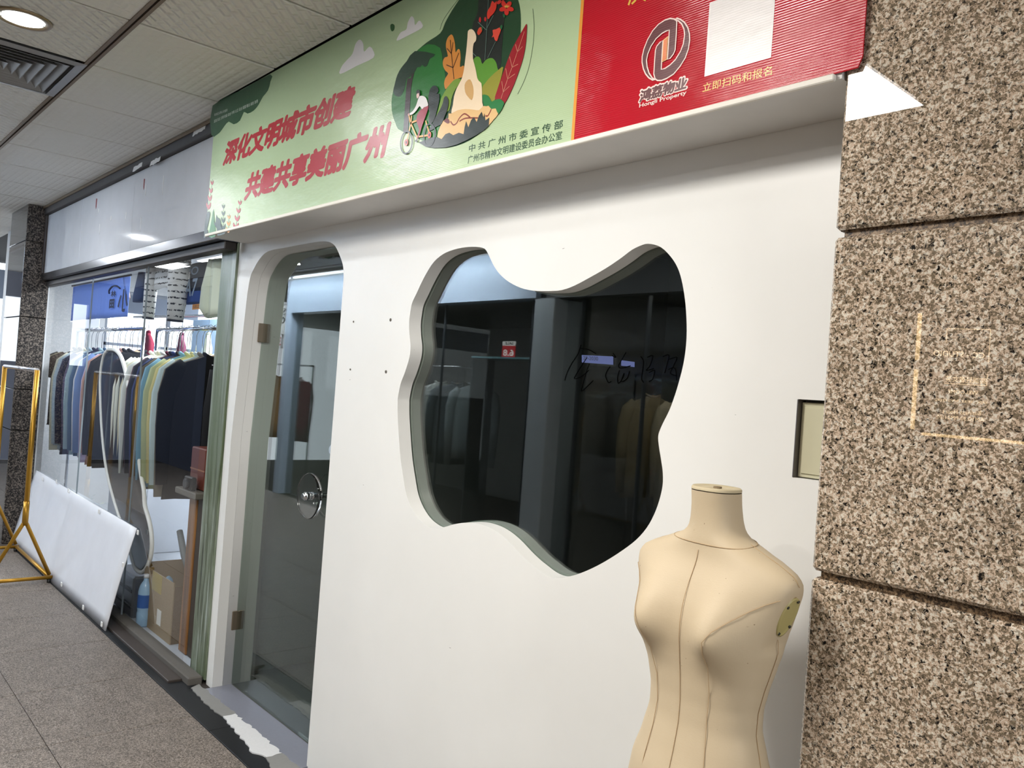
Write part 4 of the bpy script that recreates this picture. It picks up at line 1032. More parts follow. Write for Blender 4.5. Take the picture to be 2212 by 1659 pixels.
# ---- garment shapes: width along y, thickness along x, hung from the origin
def garment_parts(length, sleeve, rip, seed, wide=1.0):
    r = random.Random(seed); ph = [r.uniform(0, 6.28) for _ in range(4)]
    lv = [(-0.175, 0.055, 0.018), (-0.19, 0.085, 0.022), (-0.215, 0.15, 0.026), (-0.24, 0.195, 0.028), (-0.30, 0.215, 0.032), (-0.42, 0.218, 0.036), (-0.60, 0.222, 0.038), (-0.82, 0.228, 0.036), (-0.175-length, 0.232, 0.032)]
    rings = []; n = 32
    for (z, w_, t_) in lv:
        if z < -0.175-length: z = -0.175-length
        k = min(1, max(0, (-z-0.24)/0.3))
        ring = []
        for j in range(n):
            a = 2*math.pi*j/n; u = w_*wide*math.cos(a); x = t_*math.copysign(abs(math.sin(a))**0.6, math.sin(a))
            x += k*rip*(math.sin(26*u+ph[0]+z*2)+0.6*math.sin(47*u+ph[1]-z*3))
            ring.append((x, u+0.006*k*math.sin(9*z+ph[2]), z+(0.006*math.sin(14*u+ph[3]) if z < -0.5 else 0)))
        rings.append(ring)
    body = MB().loft(rings, True, True)
    sl = []
    for s in (-1, 1):
        pts = [(0, s*0.165*wide, -0.225), (0.004, s*0.215*wide, -0.29), (0.008, s*0.245*wide, -0.42), (0.006, s*0.252*wide, -0.60), (0.01, s*0.240*wide, -0.225-sleeve)]
        rr = [0.035, 0.058, 0.054, 0.047, 0.036]
        if sleeve < 0.35: pts = [(0, s*0.165*wide, -0.225), (0.004, s*0.22*wide, -0.28), (0.006, s*0.25*wide, -0.36), (0.006, s*0.262*wide, -0.225-sleeve)]; rr = [0.035, 0.066, 0.07, 0.072]
        m = MB().tube(pts, rr, 12)
        m.v = [(0.62*(x-0)+0.004*math.sin(20*z+ph[0]), y, z) for (x, y, z) in m.v]
        sl.append(m)
    return body, sl
def hanger_meshes():
    m = MB().tube([(0, -0.20, -0.262), (0, -0.15, -0.235), (0, -0.06, -0.19), (0, 0, -0.172), (0, 0.06, -0.19), (0, 0.15, -0.235), (0, 0.20, -0.262)], [0.006, 0.009, 0.010, 0.011, 0.010, 0.009, 0.006], 8)
    h = MB().tube([(0, -0.016, 0.004), (0, -0.014, 0.015), (0, 0, 0.021), (0, 0.015, 0.012), (0, 0.017, -0.004), (0, 0.006, -0.022), (0, 0, -0.04), (0, 0, -0.17)], 0.0022, 6)
    return m, h
hm, hh = hanger_meshes()
wood_h = plain('pale_wood_hanger', srgb(176, 146, 112), 0.5); wire = M['chrome']
PROT = {}
def proto(kind):
    if kind in PROT: return PROT[kind]
    L, sl, rp_, seed, wd = {'shirt': (0.83, 0.74, 0.008, 1, 1.0), 'blouse': (0.78, 0.80, 0.012, 2, 0.95), 'jacket': (0.86, 0.72, 0.005, 3, 1.06), 't_shirt': (0.66, 0.20, 0.009, 4, 1.0)}[kind]
    b, s = garment_parts(L, sl, rp_, seed, wd)
    root = empty(kind, (0, 0, -20))
    parts = [b.build('body', cloth('cloth_white', (200, 200, 200)), root)] + [q.build('sleeve', cloth('cloth_white', (200, 200, 200)), root) for q in s]
    co = MB().tube([(0.012*math.sin(t), 0.062*math.cos(t), -0.172+0.012*math.cos(2*t)) for t in (2*math.pi*j/16 for j in range(17))], 0.012, 6).build('collar', cloth('cloth_white', (200, 200, 200)), root)
    parts.append(co)
    hg = MB(); hg.v, hg.f, hg.sm = hm.v, hm.f, hm.sm
    h = hg.build('hanger', wood_h, root)
    k = MB(); k.v, k.f, k.sm = hh.v, hh.f, hh.sm
    k.build('hook', wire, h)
    PROT[kind] = root
    return root
used_p = set()
def hang(kind, loc, rz, colname, col, label, group, thin=1.0):
    p = proto(kind)
    if kind not in used_p: used_p.add(kind); r = p
    else: r = copy_tree(p)
    r.location = loc; r.rotation_euler = (0, 0, rz); r.scale = (thin, 1, 1)
    m = cloth('cloth_'+colname.replace(' ', '_'), col)
    for ch in r.children:
        if ch.name.split('.')[0] in ('body', 'sleeve', 'collar'):
            ch.material_slots[0].link = 'OBJECT'; ch.material_slots[0].material = m
    tag(r, label, kind.replace('_', '-') if kind != 't_shirt' else 't-shirt', group)
    return r
ORD = ['leftmost', 'second', 'third', 'fourth', 'fifth', 'sixth', 'seventh', 'eighth', 'ninth', 'tenth', 'eleventh', 'twelfth', 'thirteenth', 'fourteenth', 'fifteenth', 'sixteenth', 'seventeenth', 'eighteenth']
RZ1 = 1.792
R1 = [('t_shirt', 'charcoal', (58, 56, 54)), ('t_shirt', 'olive beige', (150, 142, 116)), ('t_shirt', 'dark brown', (54, 44, 38)), ('blouse', 'cream', (206, 204, 184)), ('shirt', 'pale blue', (176, 194, 206)), ('shirt', 'grey blue', (160, 178, 190)), ('jacket', 'navy', (38, 42, 66)), ('shirt', 'dusty purple', (84, 78, 106)),
      ('shirt', 'pale teal', (152, 176, 184)), ('shirt', 'slate blue', (62, 88, 116)), ('shirt', 'white', (218, 224, 228)), ('shirt', 'denim blue', (104, 128, 172)), ('blouse', 'lavender pink', (186, 172, 200)), ('jacket', 'rosy tan', (176, 138, 124)), ('jacket', 'black', (26, 26, 28)), ('jacket', 'soot black', (20, 20, 22))]
x = -7.98
for i, (k, cn, c) in enumerate(R1):
    w_ = ORD[i] if i == 0 else ORD[i]+' from the left'
    hang(k, (x+0.104*i, 0.31+0.008*math.sin(i*2.1), RZ1), random.uniform(-0.05, 0.05), cn, c, '%s %s hanging on the rack under the reflected blue curtain, %s' % (cn, k.replace('_', '-'), w_), 'garments on the left chrome rack', 0.85)
R2 = [('blouse', 'ivory', (224, 224, 208)), ('shirt', 'off-white', (214, 218, 206)), ('blouse', 'warm cream', (212, 206, 176)), ('shirt', 'milky white', (222, 228, 222)), ('shirt', 'maroon', (82, 28, 40)), ('jacket', 'mauve', (128, 108, 116)), ('jacket', 'ink black', (30, 30, 40)), ('shirt', 'royal navy', (52, 64, 108)), ('jacket', 'coal black', (28, 27, 27)), ('jacket', 'olive brown', (96, 84, 62)),
      ('shirt', 'sky blue', (120, 164, 188)), ('shirt', 'sage', (176, 184, 142)), ('shirt', 'straw yellow', (200, 188, 128)), ('shirt', 'ice blue', (192, 212, 214)), ('blouse', 'taupe', (128, 122, 108)), ('jacket', 'jet black', (11, 11, 12))]
x = -5.93
DX2 = [0, .085, .085, .08, .07, .05, .045, .045, .045, .05, .05, .08, .08, .08, .08, .06]
for i, (k, cn, c) in enumerate(R2):
    w_ = ORD[i] if i == 0 else ORD[i]+' from the left'
    hang(k, (x+sum(DX2[:i+1]), 0.31+0.008*math.sin(i*1.7), RZ1-0.012), random.uniform(-0.03, 0.03), cn, c, '%s %s hanging on the rack beside the green column, %s' % (cn, k, w_), 'garments on the right chrome rack', 0.55)
def rail_rack(name, x0, x1, y, z, label):
    g = empty(name, (x0, y, 0)); tag(g, label, 'clothes rack', 'chrome racks')
    def a(mb, n):
        o = mb.build(n, M['chrome']); o.parent = g; o.matrix_parent_inverse = Matrix.Translation(g.location).inverted()
    a(MB().tube([(x0, y, z), (x1, y, z)], 0.0125, 12), 'rail')
    for xx in (x0, x1):
        a(MB().tube([(xx, y, 0.05), (xx, y, z)], 0.0125, 12), 'post')
        a(MB().tube([(xx, y-0.20, 0.03), (xx, y+0.20, 0.03)], 0.0125, 12), 'foot')
    a(MB().tube([(x0, y, 0.14), (x1, y, 0.14)], 0.010, 12), 'brace')
rail_rack('rail_rack', -8.15, -6.30, 0.31, RZ1-0.0125+0.012, 'chrome clothes rack under the reflected blue curtain')
rail_rack('rail_rack', -6.0, -4.86, 0.31, RZ1-0.0245+0.012, 'chrome clothes rack beside the green column')

# ---- second row farther in: trousers and coats seen between the hangers
def coat(x, y, z, rz, colname, col, label):
    return hang('jacket', (x, y, z), rz, colname, col, label, 'coats hung farther inside')
coat(-8.35, 0.98, 2.02, 1.35, 'wine red', (112, 26, 48), 'wine red jacket hung behind the left chrome rack')
coat(-7.55, 1.02, 2.0, 1.25, 'plum', (96, 44, 66), 'plum jacket hung behind the left chrome rack beside the wine red one')
coat(-7.0, 1.05, 2.0, 1.2, 'pale sage', (168, 178, 160), 'pale sage jacket hung between the two chrome racks')
coat(-6.35, 1.15, 1.98, 1.1, 'steel blue', (70, 98, 134), 'steel blue jacket hung behind the right chrome rack')
o = MB().tube([(-8.9, 1.0, 2.012), (-5.9, 1.16, 1.99)], 0.012, 10).build('wall_rail', M['chrome']); tag(o, 'long chrome rail behind the two racks', 'rail')

# ---- cloth added behind the glass for the reflected blue curtain and its reversed lettering
YC = 0.02
CXa, CXb = on_y(155, 650, YC).x, on_y(277, 645, YC).x; CZa = on_y(215, 688, YC).z; CZb = on_y(215, 609, YC).z
cur = empty('reflected_curtain', ((CXa+CXb)/2, YC, CZa)); tag(cur, 'blue fabric curtain with dark brush characters added behind the glass in place of its reflection', 'curtain')
cv, cf = [], []
NXc, NZc = 60, 6
for s_ in (0, 1):
    for i in range(NXc+1):
        for j in range(NZc+1):
            xx = CXa+(CXb-CXa)*i/NXc; t = j/NZc
            fold = 0.010*math.sin(60*xx)*math.exp(-((xx-CXa-0.62*(CXb-CXa))/0.2)**2)*(0.3+0.7*(1-t))+0.004*math.sin(13*xx)
            cv.append((xx, YC+fold+0.0016*s_, CZa+(CZb-CZa)*t))
wq = NZc+1; oq = (NXc+1)*wq
for i in range(NXc):
    for j in range(NZc):
        a = i*wq+j; cf += [(a, a+wq, a+wq+1, a+1), (a+oq, a+1+oq, a+wq+1+oq, a+wq+oq)]
for i in range(NXc):
    a = i*wq; cf += [(a, a+oq, a+wq+oq, a+wq), (a+NZc, a+wq+NZc, a+wq+NZc+oq, a+NZc+oq)]
def cpart(o): o.parent = cur; o.matrix_parent_inverse = Matrix.Translation(cur.location).inverted(); return o
m_ = MB(); m_.add(cv, cf, True)
def curtain_cloth():  # cloth added for the reflected curtain
    m, nt, b = new_mat('reflected_curtain_cloth')
    b.inputs['Base Color'].default_value = (*srgb(132, 156, 206), 1); b.inputs['Roughness'].default_value = 0.8
    t = N(nt, 'ShaderNodeBsdfTranslucent'); t.inputs[0].default_value = (*srgb(132, 156, 206), 1)
    mx_ = N(nt, 'ShaderNodeMixShader'); mx_.inputs[0].default_value = 0.5
    nt.links.new(b.outputs[0], mx_.inputs[1]); nt.links.new(t.outputs[0], mx_.inputs[2]); nt.links.new(mx_.outputs[0], nt.nodes['Material Output'].inputs[0])
    return m
cpart(m_.build('cloth', curtain_cloth()))
inkc = plain('curtain_ink', srgb(34, 42, 66), 0.8)
def ctext(body, xr, xl, z0, z1, bold):
    y = YC-0.0125
    cpart(fit_text('reflected_brush_character', body, (xr, y, z0), (xl, y, z0), (xr, y, z1), inkc, None, bold))
def cq(px, py): return on_y(px, py, YC-0.0125)
ctext('小', cq(276, 660).x, cq(254, 660).x, cq(265, 674).z, cq(265, 625).z, 0.03); ctext('林', cq(250, 640).x, cq(239, 640).x, cq(244, 641).z, cq(244, 628).z, 0.04); ctext('田', cq(247, 655).x, cq(236, 655).x, cq(242, 666).z, cq(242, 646).z, 0.07)
arc = [on_y(x_, y_2, YC-0.013) for x_, y_2 in smooth_loop([(259, 623), (252, 618), (243, 619), (236, 627), (236, 634)], 4, False)]
cpart(MB().tube(arc, 0.006, 6).build('reflected_brush_stroke', inkc))
cpart(MB().tube([(CXa-0.02, YC, CZb+0.008), (CXb+0.02, YC, CZb+0.008)], 0.007, 10).build('reflected_curtain_rod', plain('reflected_dark_rod', srgb(50, 56, 72), 0.4)))

# ---- knitted striped sweater hanging by the glass
def knit():
    m, nt, b = new_mat('striped_knit')
    v = coord(nt)
    wv = N(nt, 'ShaderNodeTexWave'); wv.bands_direction = 'Z'; wv.inputs['Scale'].default_value = 9.0; wv.inputs['Distortion'].default_value = 1.2; wv.inputs['Detail'].default_value = 2; wv.inputs['Detail Scale'].default_value = 6
    nt.links.new(v, wv.inputs['Vector'])
    st = ramp(nt, wv.outputs[0], [(0, (1, 1, 1)), (0.12, (1, 1, 1)), (0.18, (0, 0, 0)), (1, (0, 0, 0))])
    br_ = ramp(nt, noise(nt, v, 60, 1.0), [(0.42, (0, 0, 0)), (0.5, (1, 1, 1))])
    k = mixc(nt, 1.0, st, br_, 'MULTIPLY')
    nt.links.new(mixc(nt, k, srgb(222, 224, 226), srgb(44, 48, 56)), b.inputs['Base Color']); b.inputs['Roughness'].default_value = 0.9
    return m
kn = knit()
YW = 0.035
def sq_(px, py, y=None): return on_y(px, py, YW if y is None else y)
ZT = sq_(360, 566).z
sw = empty('striped_sweater', (sq_(360, 640).x, YW, sq_(360, 690).z)); tag(sw, 'white knitted sweater with dark dashed stripes hung high by the glass', 'sweater')
def spart(o): o.parent = sw; o.matrix_parent_inverse = Matrix.Translation(sw.location).inverted(); return o
def flatbody(x0, x1, z0, z1, y, t, mat, name, wav=0.012):
    rings = []
    for k in range(9):
        z = z0+(z1-z0)*k/8; ring = []
        for j in range(28):
            a = 2*math.pi*j/28; xx = (x0+x1)/2+(x1-x0)/2*math.cos(a)
            ring.append((xx, y+t*math.sin(a)+0.004*math.sin(22*xx), z+wav*math.sin(13*xx)*(1-k/8)))
        rings.append(ring)
    return MB().loft(rings, True, True).build(name, mat)
spart(flatbody(sq_(321, 600).x, sq_(401, 600).x, sq_(360, 620).z, ZT, YW+0.02, 0.026, kn, 'body'))
xl_, xr_ = sq_(325, 640).x, sq_(389, 640).x; zl_ = sq_(326, 686).z; zr_ = sq_(385, 692).z
spart(MB().tube([(xl_+0.02, YW, ZT), (xl_+0.01, YW, ZT-0.07), (xl_-0.005, YW, ZT-0.18), (xl_-0.01, YW, zl_)], [0.04, 0.042, 0.038, 0.034], 14).build('sleeve', kn))
spart(MB().tube([(xr_, YW-0.01, ZT), (xr_+0.005, YW-0.01, ZT-0.08), (xr_-0.01, YW-0.01, ZT-0.2), (xr_-0.02, YW-0.01, zr_)], [0.055, 0.066, 0.056, 0.044], 14).build('sleeve', kn))
for xx, rr, yy, zz in ((xl_-0.01, 0.0345, YW, zl_), (xr_-0.02, 0.0445, YW-0.01, zr_)):
    spart(MB().tube([(xx, yy, zz+0.004), (xx, yy, zz-0.008)], rr, 14).build('cuff', plain('dark_cuff', srgb(40, 44, 52), 0.9)))

# ---- dark printed top and pale top hung beside the sweater
YT2 = 0.085
tx0, tx1 = sq_(402, 610, YT2).x, sq_(464, 610, YT2).x; tz = [sq_(430, v, YT2).z for v in (571, 630, 655)]
dt = empty('dark_top', ((tx0+tx1)/2, YT2, tz[2])); tag(dt, 'dark blue printed top hung high between the sweater and the green column', 'top')
def dpart(o): o.parent = dt; o.matrix_parent_inverse = Matrix.Translation(dt.location).inverted(); return o
dpart(flatbody(tx0, tx1, tz[1], tz[0], YT2, 0.028, cloth('cloth_black_blue', (30, 38, 54)), 'body', 0.003))
dpart(flatbody(tx0+0.01, tx1-0.02, tz[2], tz[1]-0.001, YT2, 0.029, cloth('cloth_bright_navy', (32, 62, 128)), 'hem_band', 0.003))
pt = plain('pale_print', srgb(128, 146, 168), 0.8); tw = tx1-tx0; yp = YT2-0.034
dpart(fit_text('printed_text', 'PO', (tx0+0.2*tw, yp, tz[1]+0.09), (tx0+0.62*tw, yp, tz[1]+0.09), (tx0+0.22*tw, yp, tz[0]-0.02), pt, None, 0.01))
dpart(fit_text('printed_text', 'A7', (tx0+0.18*tw, yp, tz[1]-0.03), (tx0+0.60*tw, yp, tz[1]-0.03), (tx0+0.21*tw, yp, tz[1]+0.07), pt, None, 0.02))
YP2 = 0.045
qx0, qx1 = sq_(458, 620, YP2).x, sq_(486, 620, YP2).x; qz0, qz1 = sq_(468, 685, YP2).z, sq_(468, 562, YP2).z
pt2 = empty('pale_top', ((qx0+qx1)/2, YP2, qz0)); tag(pt2, 'pale cream top hung high against the green column', 'top')
o = flatbody(qx0, qx1, qz0, qz1, YP2, 0.03, cloth('cloth_pale_green_cream', (206, 214, 196)), 'body', 0.012); o.parent = pt2; o.matrix_parent_inverse = Matrix.Translation(pt2.location).inverted()
o = MB().tube([(qx0+0.03, YP2-0.01, qz1), (qx0, YP2-0.01, (qz0+qz1)/2), (qx0+0.005, YP2-0.01, qz0+0.05), (qx0+0.03, YP2-0.01, qz0+0.01)], [0.03, 0.045, 0.05, 0.03], 12).build('sleeve', cloth('cloth_pale_green_cream', (206, 214, 196))); o.parent = pt2; o.matrix_parent_inverse = Matrix.Translation(pt2.location).inverted()
# navy top left of the sweater
nx = sq_(303, 620, YW).x; nz0, nz1 = sq_(303, 652).z, sq_(303, 590).z
nv = empty('navy_top', (nx, YW, nz0)); tag(nv, 'navy blue top hung high between the reflected blue curtain and the sweater', 'top')
rg = []
for k in range(8):
    t = k/7; z = nz1-(nz1-nz0)*t; c0 = nx+0.03-0.05*t; hw = 0.045+0.075*t if t < 0.8 else 0.105-0.15*(t-0.8)
    rg.append([(c0+hw*math.cos(2*math.pi*j/20), YW+0.025*math.sin(2*math.pi*j/20), z) for j in range(20)])
o = MB().loft(rg, True, True).build('body', cloth('cloth_deep_navy', (44, 60, 96))); o.parent = nv; o.matrix_parent_inverse = Matrix.Translation(nv.location).inverted()
o = MB().tube([sq_(273, 600), sq_(276, 625), sq_(278, 645)], [0.008, 0.009, 0.012], 8).build('ribbon', cloth('cloth_pink_ribbon', (206, 176, 170))); o.parent = nv; o.matrix_parent_inverse = Matrix.Translation(nv.location).inverted()
o = MB().tube([(nx-0.1, YW+0.02, ZT+0.006), (-4.13, YW+0.02, ZT+0.006)], 0.006, 8).build('top_rail', M['chrome']); tag(o, 'thin chrome rail carrying the sweater and tops along the glass', 'rail')

# ---- orange price sign, white box, pale blue board, all farther in
bxw = empty('white_carton', (on_y(184, 720, 0.31).x, 0.31, RZ1+0.013)); tag(bxw, 'white carton resting on the rail end below the reflected blue curtain', 'carton')
MB().bbox(-0.16, 0.16, -0.07, 0.07, 0.0, 0.11, 0.004).build('carton_body', plain('white_card', srgb(214, 218, 230), 0.6), bxw)
MB().bbox(-0.165, 0.165, -0.075, 0.075, 0.1105, 0.13, 0.003).build('carton_lid', plain('plum_card', srgb(92, 66, 86), 0.6), bxw)
bb = MB().bbox(-8.9, -6.5, 1.60, 1.62, 1.55, 2.05, 0.004).build('blue_board', plain('pale_blue_board', srgb(150, 184, 214), 0.5)); tag(bb, 'pale blue lettered board behind the right chrome rack', 'board')
fit_text('board_text', 'OTO', (-7.6, 1.598, 1.72), (-6.8, 1.598, 1.72), (-7.6, 1.598, 1.92), plain('board_ink', srgb(84, 124, 170), 0.6), bb)
MB().tube([(-8.85, 1.61, 0.0), (-8.85, 1.61, 1.555)], 0.015, 8).build('board_leg', M['chrome'], bb); MB().tube([(-6.55, 1.61, 0.0), (-6.55, 1.61, 1.555)], 0.015, 8).build('board_leg', M['chrome'], bb)

q = [on_y(x_, y_2, 1.597) for x_, y_2 in ((415, 669), (437, 668), (415, 657))]
o = MB().bbox(q[0].x, q[1].x, 1.5965, 1.6, q[0].z, q[2].z, 0.001).build('number_card', plain('orange_card', srgb(206, 132, 36), 0.6), bb); o['label'] = 'small orange number card'
ww, hh_ = q[1].x-q[0].x, q[2].z-q[0].z
fit_text('sign_number', '102301', (q[1].x-ww*0.1, 1.596, q[0].z+hh_*0.25), (q[0].x+ww*0.1, 1.596, q[0].z+hh_*0.25), (q[1].x-ww*0.1, 1.596, q[0].z+hh_*0.8), plain('sign_ink', srgb(40, 30, 20), 0.7), o, 0.01)

# ---- wavy floor mirror
YM = 0.105
mo = [(232,757),(240,755),(250,757),(260,768),(268,790),(276,825),(283,870),(291,930),(300,990),(306,1033),(311,1060),(313,1092),(321,1120),(327,1150),(328,1185),(322,1215),(308,1236),(293,1228),(284,1200),(270,1150),(250,1090),(232,1020),(222,940),(218,860),(218,810),(224,772)]
YMx = 0.04
ml = smooth_loop([(p.x, max(p.z, 0.275)) for p in (on_y(a, b, YMx) for a, b in mo)], 3)
wm_ = empty('wavy_mirror', (-5.3, YMx, 0.275)); tag(wm_, 'tall wavy floor mirror with a white frame between the garments', 'mirror')
def wpart(o): o.parent = wm_; o.matrix_parent_inverse = Matrix.Translation(wm_.location).inverted(); return o
wpart(plate('mirror_glass', [offset_loop(ml, 0.02)], YMx-0.004, YMx+0.004, plain('dim_mirror', srgb(62, 66, 70), 0.04, 1.0)))
wpart(plate('mirror_back', [offset_loop(ml, 0.01)], YMx+0.005, YMx+0.016, M['dark']))
MBm = MB().tube([(a, YMx, b) for a, b in ml]+[(ml[0][0], YMx, ml[0][1])], 0.0125, 10)
wpart(MBm.build('mirror_frame', plain('white_lacquer', srgb(232, 232, 226), 0.3)))

# ---- things on the shop floor behind the glass
FZ = 0.012
mlow = min(p[1] for p in ml); mlx = [p[0] for p in ml if p[1] < mlow+0.05]
sc_ = empty('silver_case', (sum(mlx)/len(mlx), 0.07, FZ)); tag(sc_, 'low silver case under the foot of the wavy mirror', 'case')
MB().bbox(-0.30, 0.06, -0.07, 0.10, 0.0, mlow-0.0215-FZ, 0.012).build('case_body', plain('silver_case_metal', srgb(150, 154, 160), 0.3, 0.8), sc_)
for zz in (0.06, 0.15): MB().bbox(-0.29, 0.05, -0.076, -0.0705, zz, zz+0.02, 0.002).build('case_rib', plain('dark_case_rib', srgb(60, 62, 66), 0.4, 0.5), sc_)
cb = empty('cardboard_box', (-4.785, 0.17, FZ)); tag(cb, 'tall open cardboard box standing behind the right pane', 'cardboard box')
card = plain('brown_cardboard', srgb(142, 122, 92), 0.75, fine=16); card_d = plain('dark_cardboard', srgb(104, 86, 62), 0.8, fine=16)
cw, cd_, ch_ = 0.245, 0.14, 0.335
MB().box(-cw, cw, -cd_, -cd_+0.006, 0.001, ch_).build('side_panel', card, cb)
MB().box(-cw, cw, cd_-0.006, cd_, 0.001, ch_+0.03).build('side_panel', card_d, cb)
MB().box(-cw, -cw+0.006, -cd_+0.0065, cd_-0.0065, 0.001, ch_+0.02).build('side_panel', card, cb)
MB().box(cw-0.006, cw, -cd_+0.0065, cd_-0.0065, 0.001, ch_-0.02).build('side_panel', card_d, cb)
MB().box(-cw+0.007, cw-0.007, -cd_+0.007, cd_-0.007, 0.001, 0.006).build('bottom_panel', card_d, cb)
MB().bbox(0.02, 0.085, -cd_-0.0015, -cd_-0.0002, 0.06, 0.145, 0.0003).build('shipping_label', plain('paper_label_white', srgb(210, 208, 200), 0.6), cb)
MB().bbox(-0.10, 0.06, -cd_-0.0012, -cd_-0.0002, 0.23, 0.334, 0.0003).build('packing_tape', plain('yellowed_tape', srgb(172, 152, 88), 0.25), cb)
o = MB().tube([on_y(407, 1262, 0.2), on_y(402, 1222, 0.2), on_y(398, 1200, 0.2), on_y(388, 1147, 0.2)], [0.008, 0.012, 0.020, 0.018], 12).build('umbrella', plain('grey_umbrella_cloth', srgb(104, 108, 108), 0.6)); tag(o, 'folded grey umbrella sticking out of the cardboard box', 'umbrella')
wp = empty('wooden_post', (-4.35, 0.09, FZ)); tag(wp, 'brown wooden post standing beside the green column', 'post')
def woodm():
    m, nt, b = new_mat('orange_brown_wood')
    n = noise(nt, coord(nt, (30, 30, 1.5)), 1.0, 4.0, 0.6)
    nt.links.new(ramp(nt, n, [(0.3, srgb(84, 54, 28)), (0.55, srgb(138, 94, 50)), (0.75, srgb(160, 118, 70))]), b.inputs['Base Color']); b.inputs['Roughness'].default_value = 0.4
    return m
wd_ = woodm()
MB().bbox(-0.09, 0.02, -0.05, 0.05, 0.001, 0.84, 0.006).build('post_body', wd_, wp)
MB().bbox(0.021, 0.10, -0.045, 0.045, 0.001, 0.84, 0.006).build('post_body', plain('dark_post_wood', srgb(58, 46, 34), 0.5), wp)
MB().bbox(-0.15, 0.14, -0.11, 0.10, 0.841, 0.875, 0.005).build('post_top', plain('grey_post_top', srgb(92, 88, 80), 0.6), wp)
rb = empty('red_case', (-4.35, 0.10, 0.8881)); tag(rb, 'reddish brown case on top of the wooden post', 'case')
MB().bbox(-0.11, 0.09, -0.06, 0.08, 0.0, 0.22, 0.006).build('case_body', plain('red_brown_leather', srgb(96, 44, 30), 0.45), rb)
MB().bbox(-0.111, 0.091, -0.061, -0.0605, 0.10, 0.108, 0.0002).build('case_strap', plain('tan_strap', srgb(140, 96, 70), 0.5), rb)
cm_ = empty('camera_toy', (-4.34, 0.0, 0.8881)); tag(cm_, 'small black camera in front of the reddish case', 'camera')
MB().bbox(-0.06, 0.05, -0.012, 0.016, 0.0, 0.07, 0.006).build('camera_body', plain('black_plastic', srgb(24, 24, 26), 0.35), cm_)
MB().lathe([(0.026, -0.03), (0.028, -0.026), (0.028, -0.0125)], (0.0, 0, 0.034), 'y', 20).build('camera_lens', plain('lens_ring', srgb(70, 72, 76), 0.25, 0.6), cm_)
# water bottle pack
for i, (bx_, by_) in enumerate([(-5.04, 0.08), (-4.955, 0.02), (-5.04, 0.17), (-5.125, 0.22)]):
    if i == 0:
        wbt = empty('water_bottle', (bx_, by_, FZ))
        MB().lathe([(0.036, 0.001), (0.040, 0.01), (0.040, 0.075), (0.037, 0.09), (0.040, 0.105), (0.040, 0.20), (0.030, 0.24), (0.014, 0.265), (0.014, 0.28)], (0, 0, 0), 'z', 20).build('bottle_body', plain('pale_blue_plastic', srgb(150, 184, 214), 0.2), wbt)
        MB().lathe([(0.0405, 0.11), (0.0405, 0.185)], (0, 0, 0), 'z', 20, False, False).build('bottle_label', plain('blue_bottle_label', srgb(46, 92, 164), 0.35), wbt)
        MB().lathe([(0.016, 0.278), (0.016, 0.30)], (0, 0, 0), 'z', 16).build('bottle_cap', plain('white_cap', srgb(220, 224, 230), 0.4), wbt)
        b_ = wbt
    else: b_ = copy_tree(wbt); b_.location = (bx_, by_, FZ)
    tag(b_, ['water bottle nearest the glass beside the mirror foot', 'water bottle nearest the glass beside the cardboard box', 'middle water bottle behind the others', 'rearmost water bottle behind the silver case'][i], 'water bottle', 'water bottles behind the glass')
# low cabinet with a can and wrapped parcel behind the leaning board
lc = empty('low_cabinet', (-7.3, 0.80, FZ)); tag(lc, 'low pale cabinet behind the leaning white board', 'cabinet')
MB().bbox(-0.55, 0.45, -0.2, 0.2, 0.001, 0.55, 0.006).build('cabinet_body', plain('pale_cabinet', srgb(204, 210, 220), 0.35), lc)
MB().bbox(-0.53, -0.05, -0.212, -0.201, 0.04, 0.52, 0.004).build('cabinet_door', plain('pale_cabinet', srgb(204, 210, 220), 0.35), lc)
MB().bbox(-0.04, 0.43, -0.212, -0.201, 0.04, 0.52, 0.004).build('cabinet_door', plain('pale_cabinet', srgb(204, 210, 220), 0.35), lc)
can = empty('drink_can', (-7.02, 0.68, FZ+0.5515)); tag(can, 'red and white drink can on the low cabinet', 'can')
MB().lathe([(0.028, 0.0), (0.033, 0.008), (0.033, 0.11), (0.027, 0.122)], (0, 0, 0), 'z', 20).build('can_body', plain('red_can', srgb(190, 30, 34), 0.3, 0.3), can)
MB().lathe([(0.0335, 0.085), (0.0335, 0.108), (0.0275, 0.1225)], (0, 0, 0), 'z', 20, False, True).build('can_top', plain('white_can_top', srgb(220, 220, 220), 0.3, 0.3), can)
pc = empty('wrapped_parcel', (-7.3, 0.70, FZ+0.5515)); tag(pc, 'crumpled brown wrapped parcel on the low cabinet', 'parcel')
rg = []
rq = random.Random(3)
for k in range(6):
    t = k/5; s_ = (1.0, 1.05, 1.0, 0.9, 0.7, 0.35)[k]
    rg.append([(0.14*s_*math.cos(2*math.pi*j/18)+rq.uniform(-.008, .008), 0.09*s_*math.sin(2*math.pi*j/18)+rq.uniform(-.008, .008), 0.11*t) for j in range(18)])
MB().loft(rg, True, True).build('wrapping', plain('brown_wrap', srgb(124, 106, 78), 0.6, fine=30), pc)
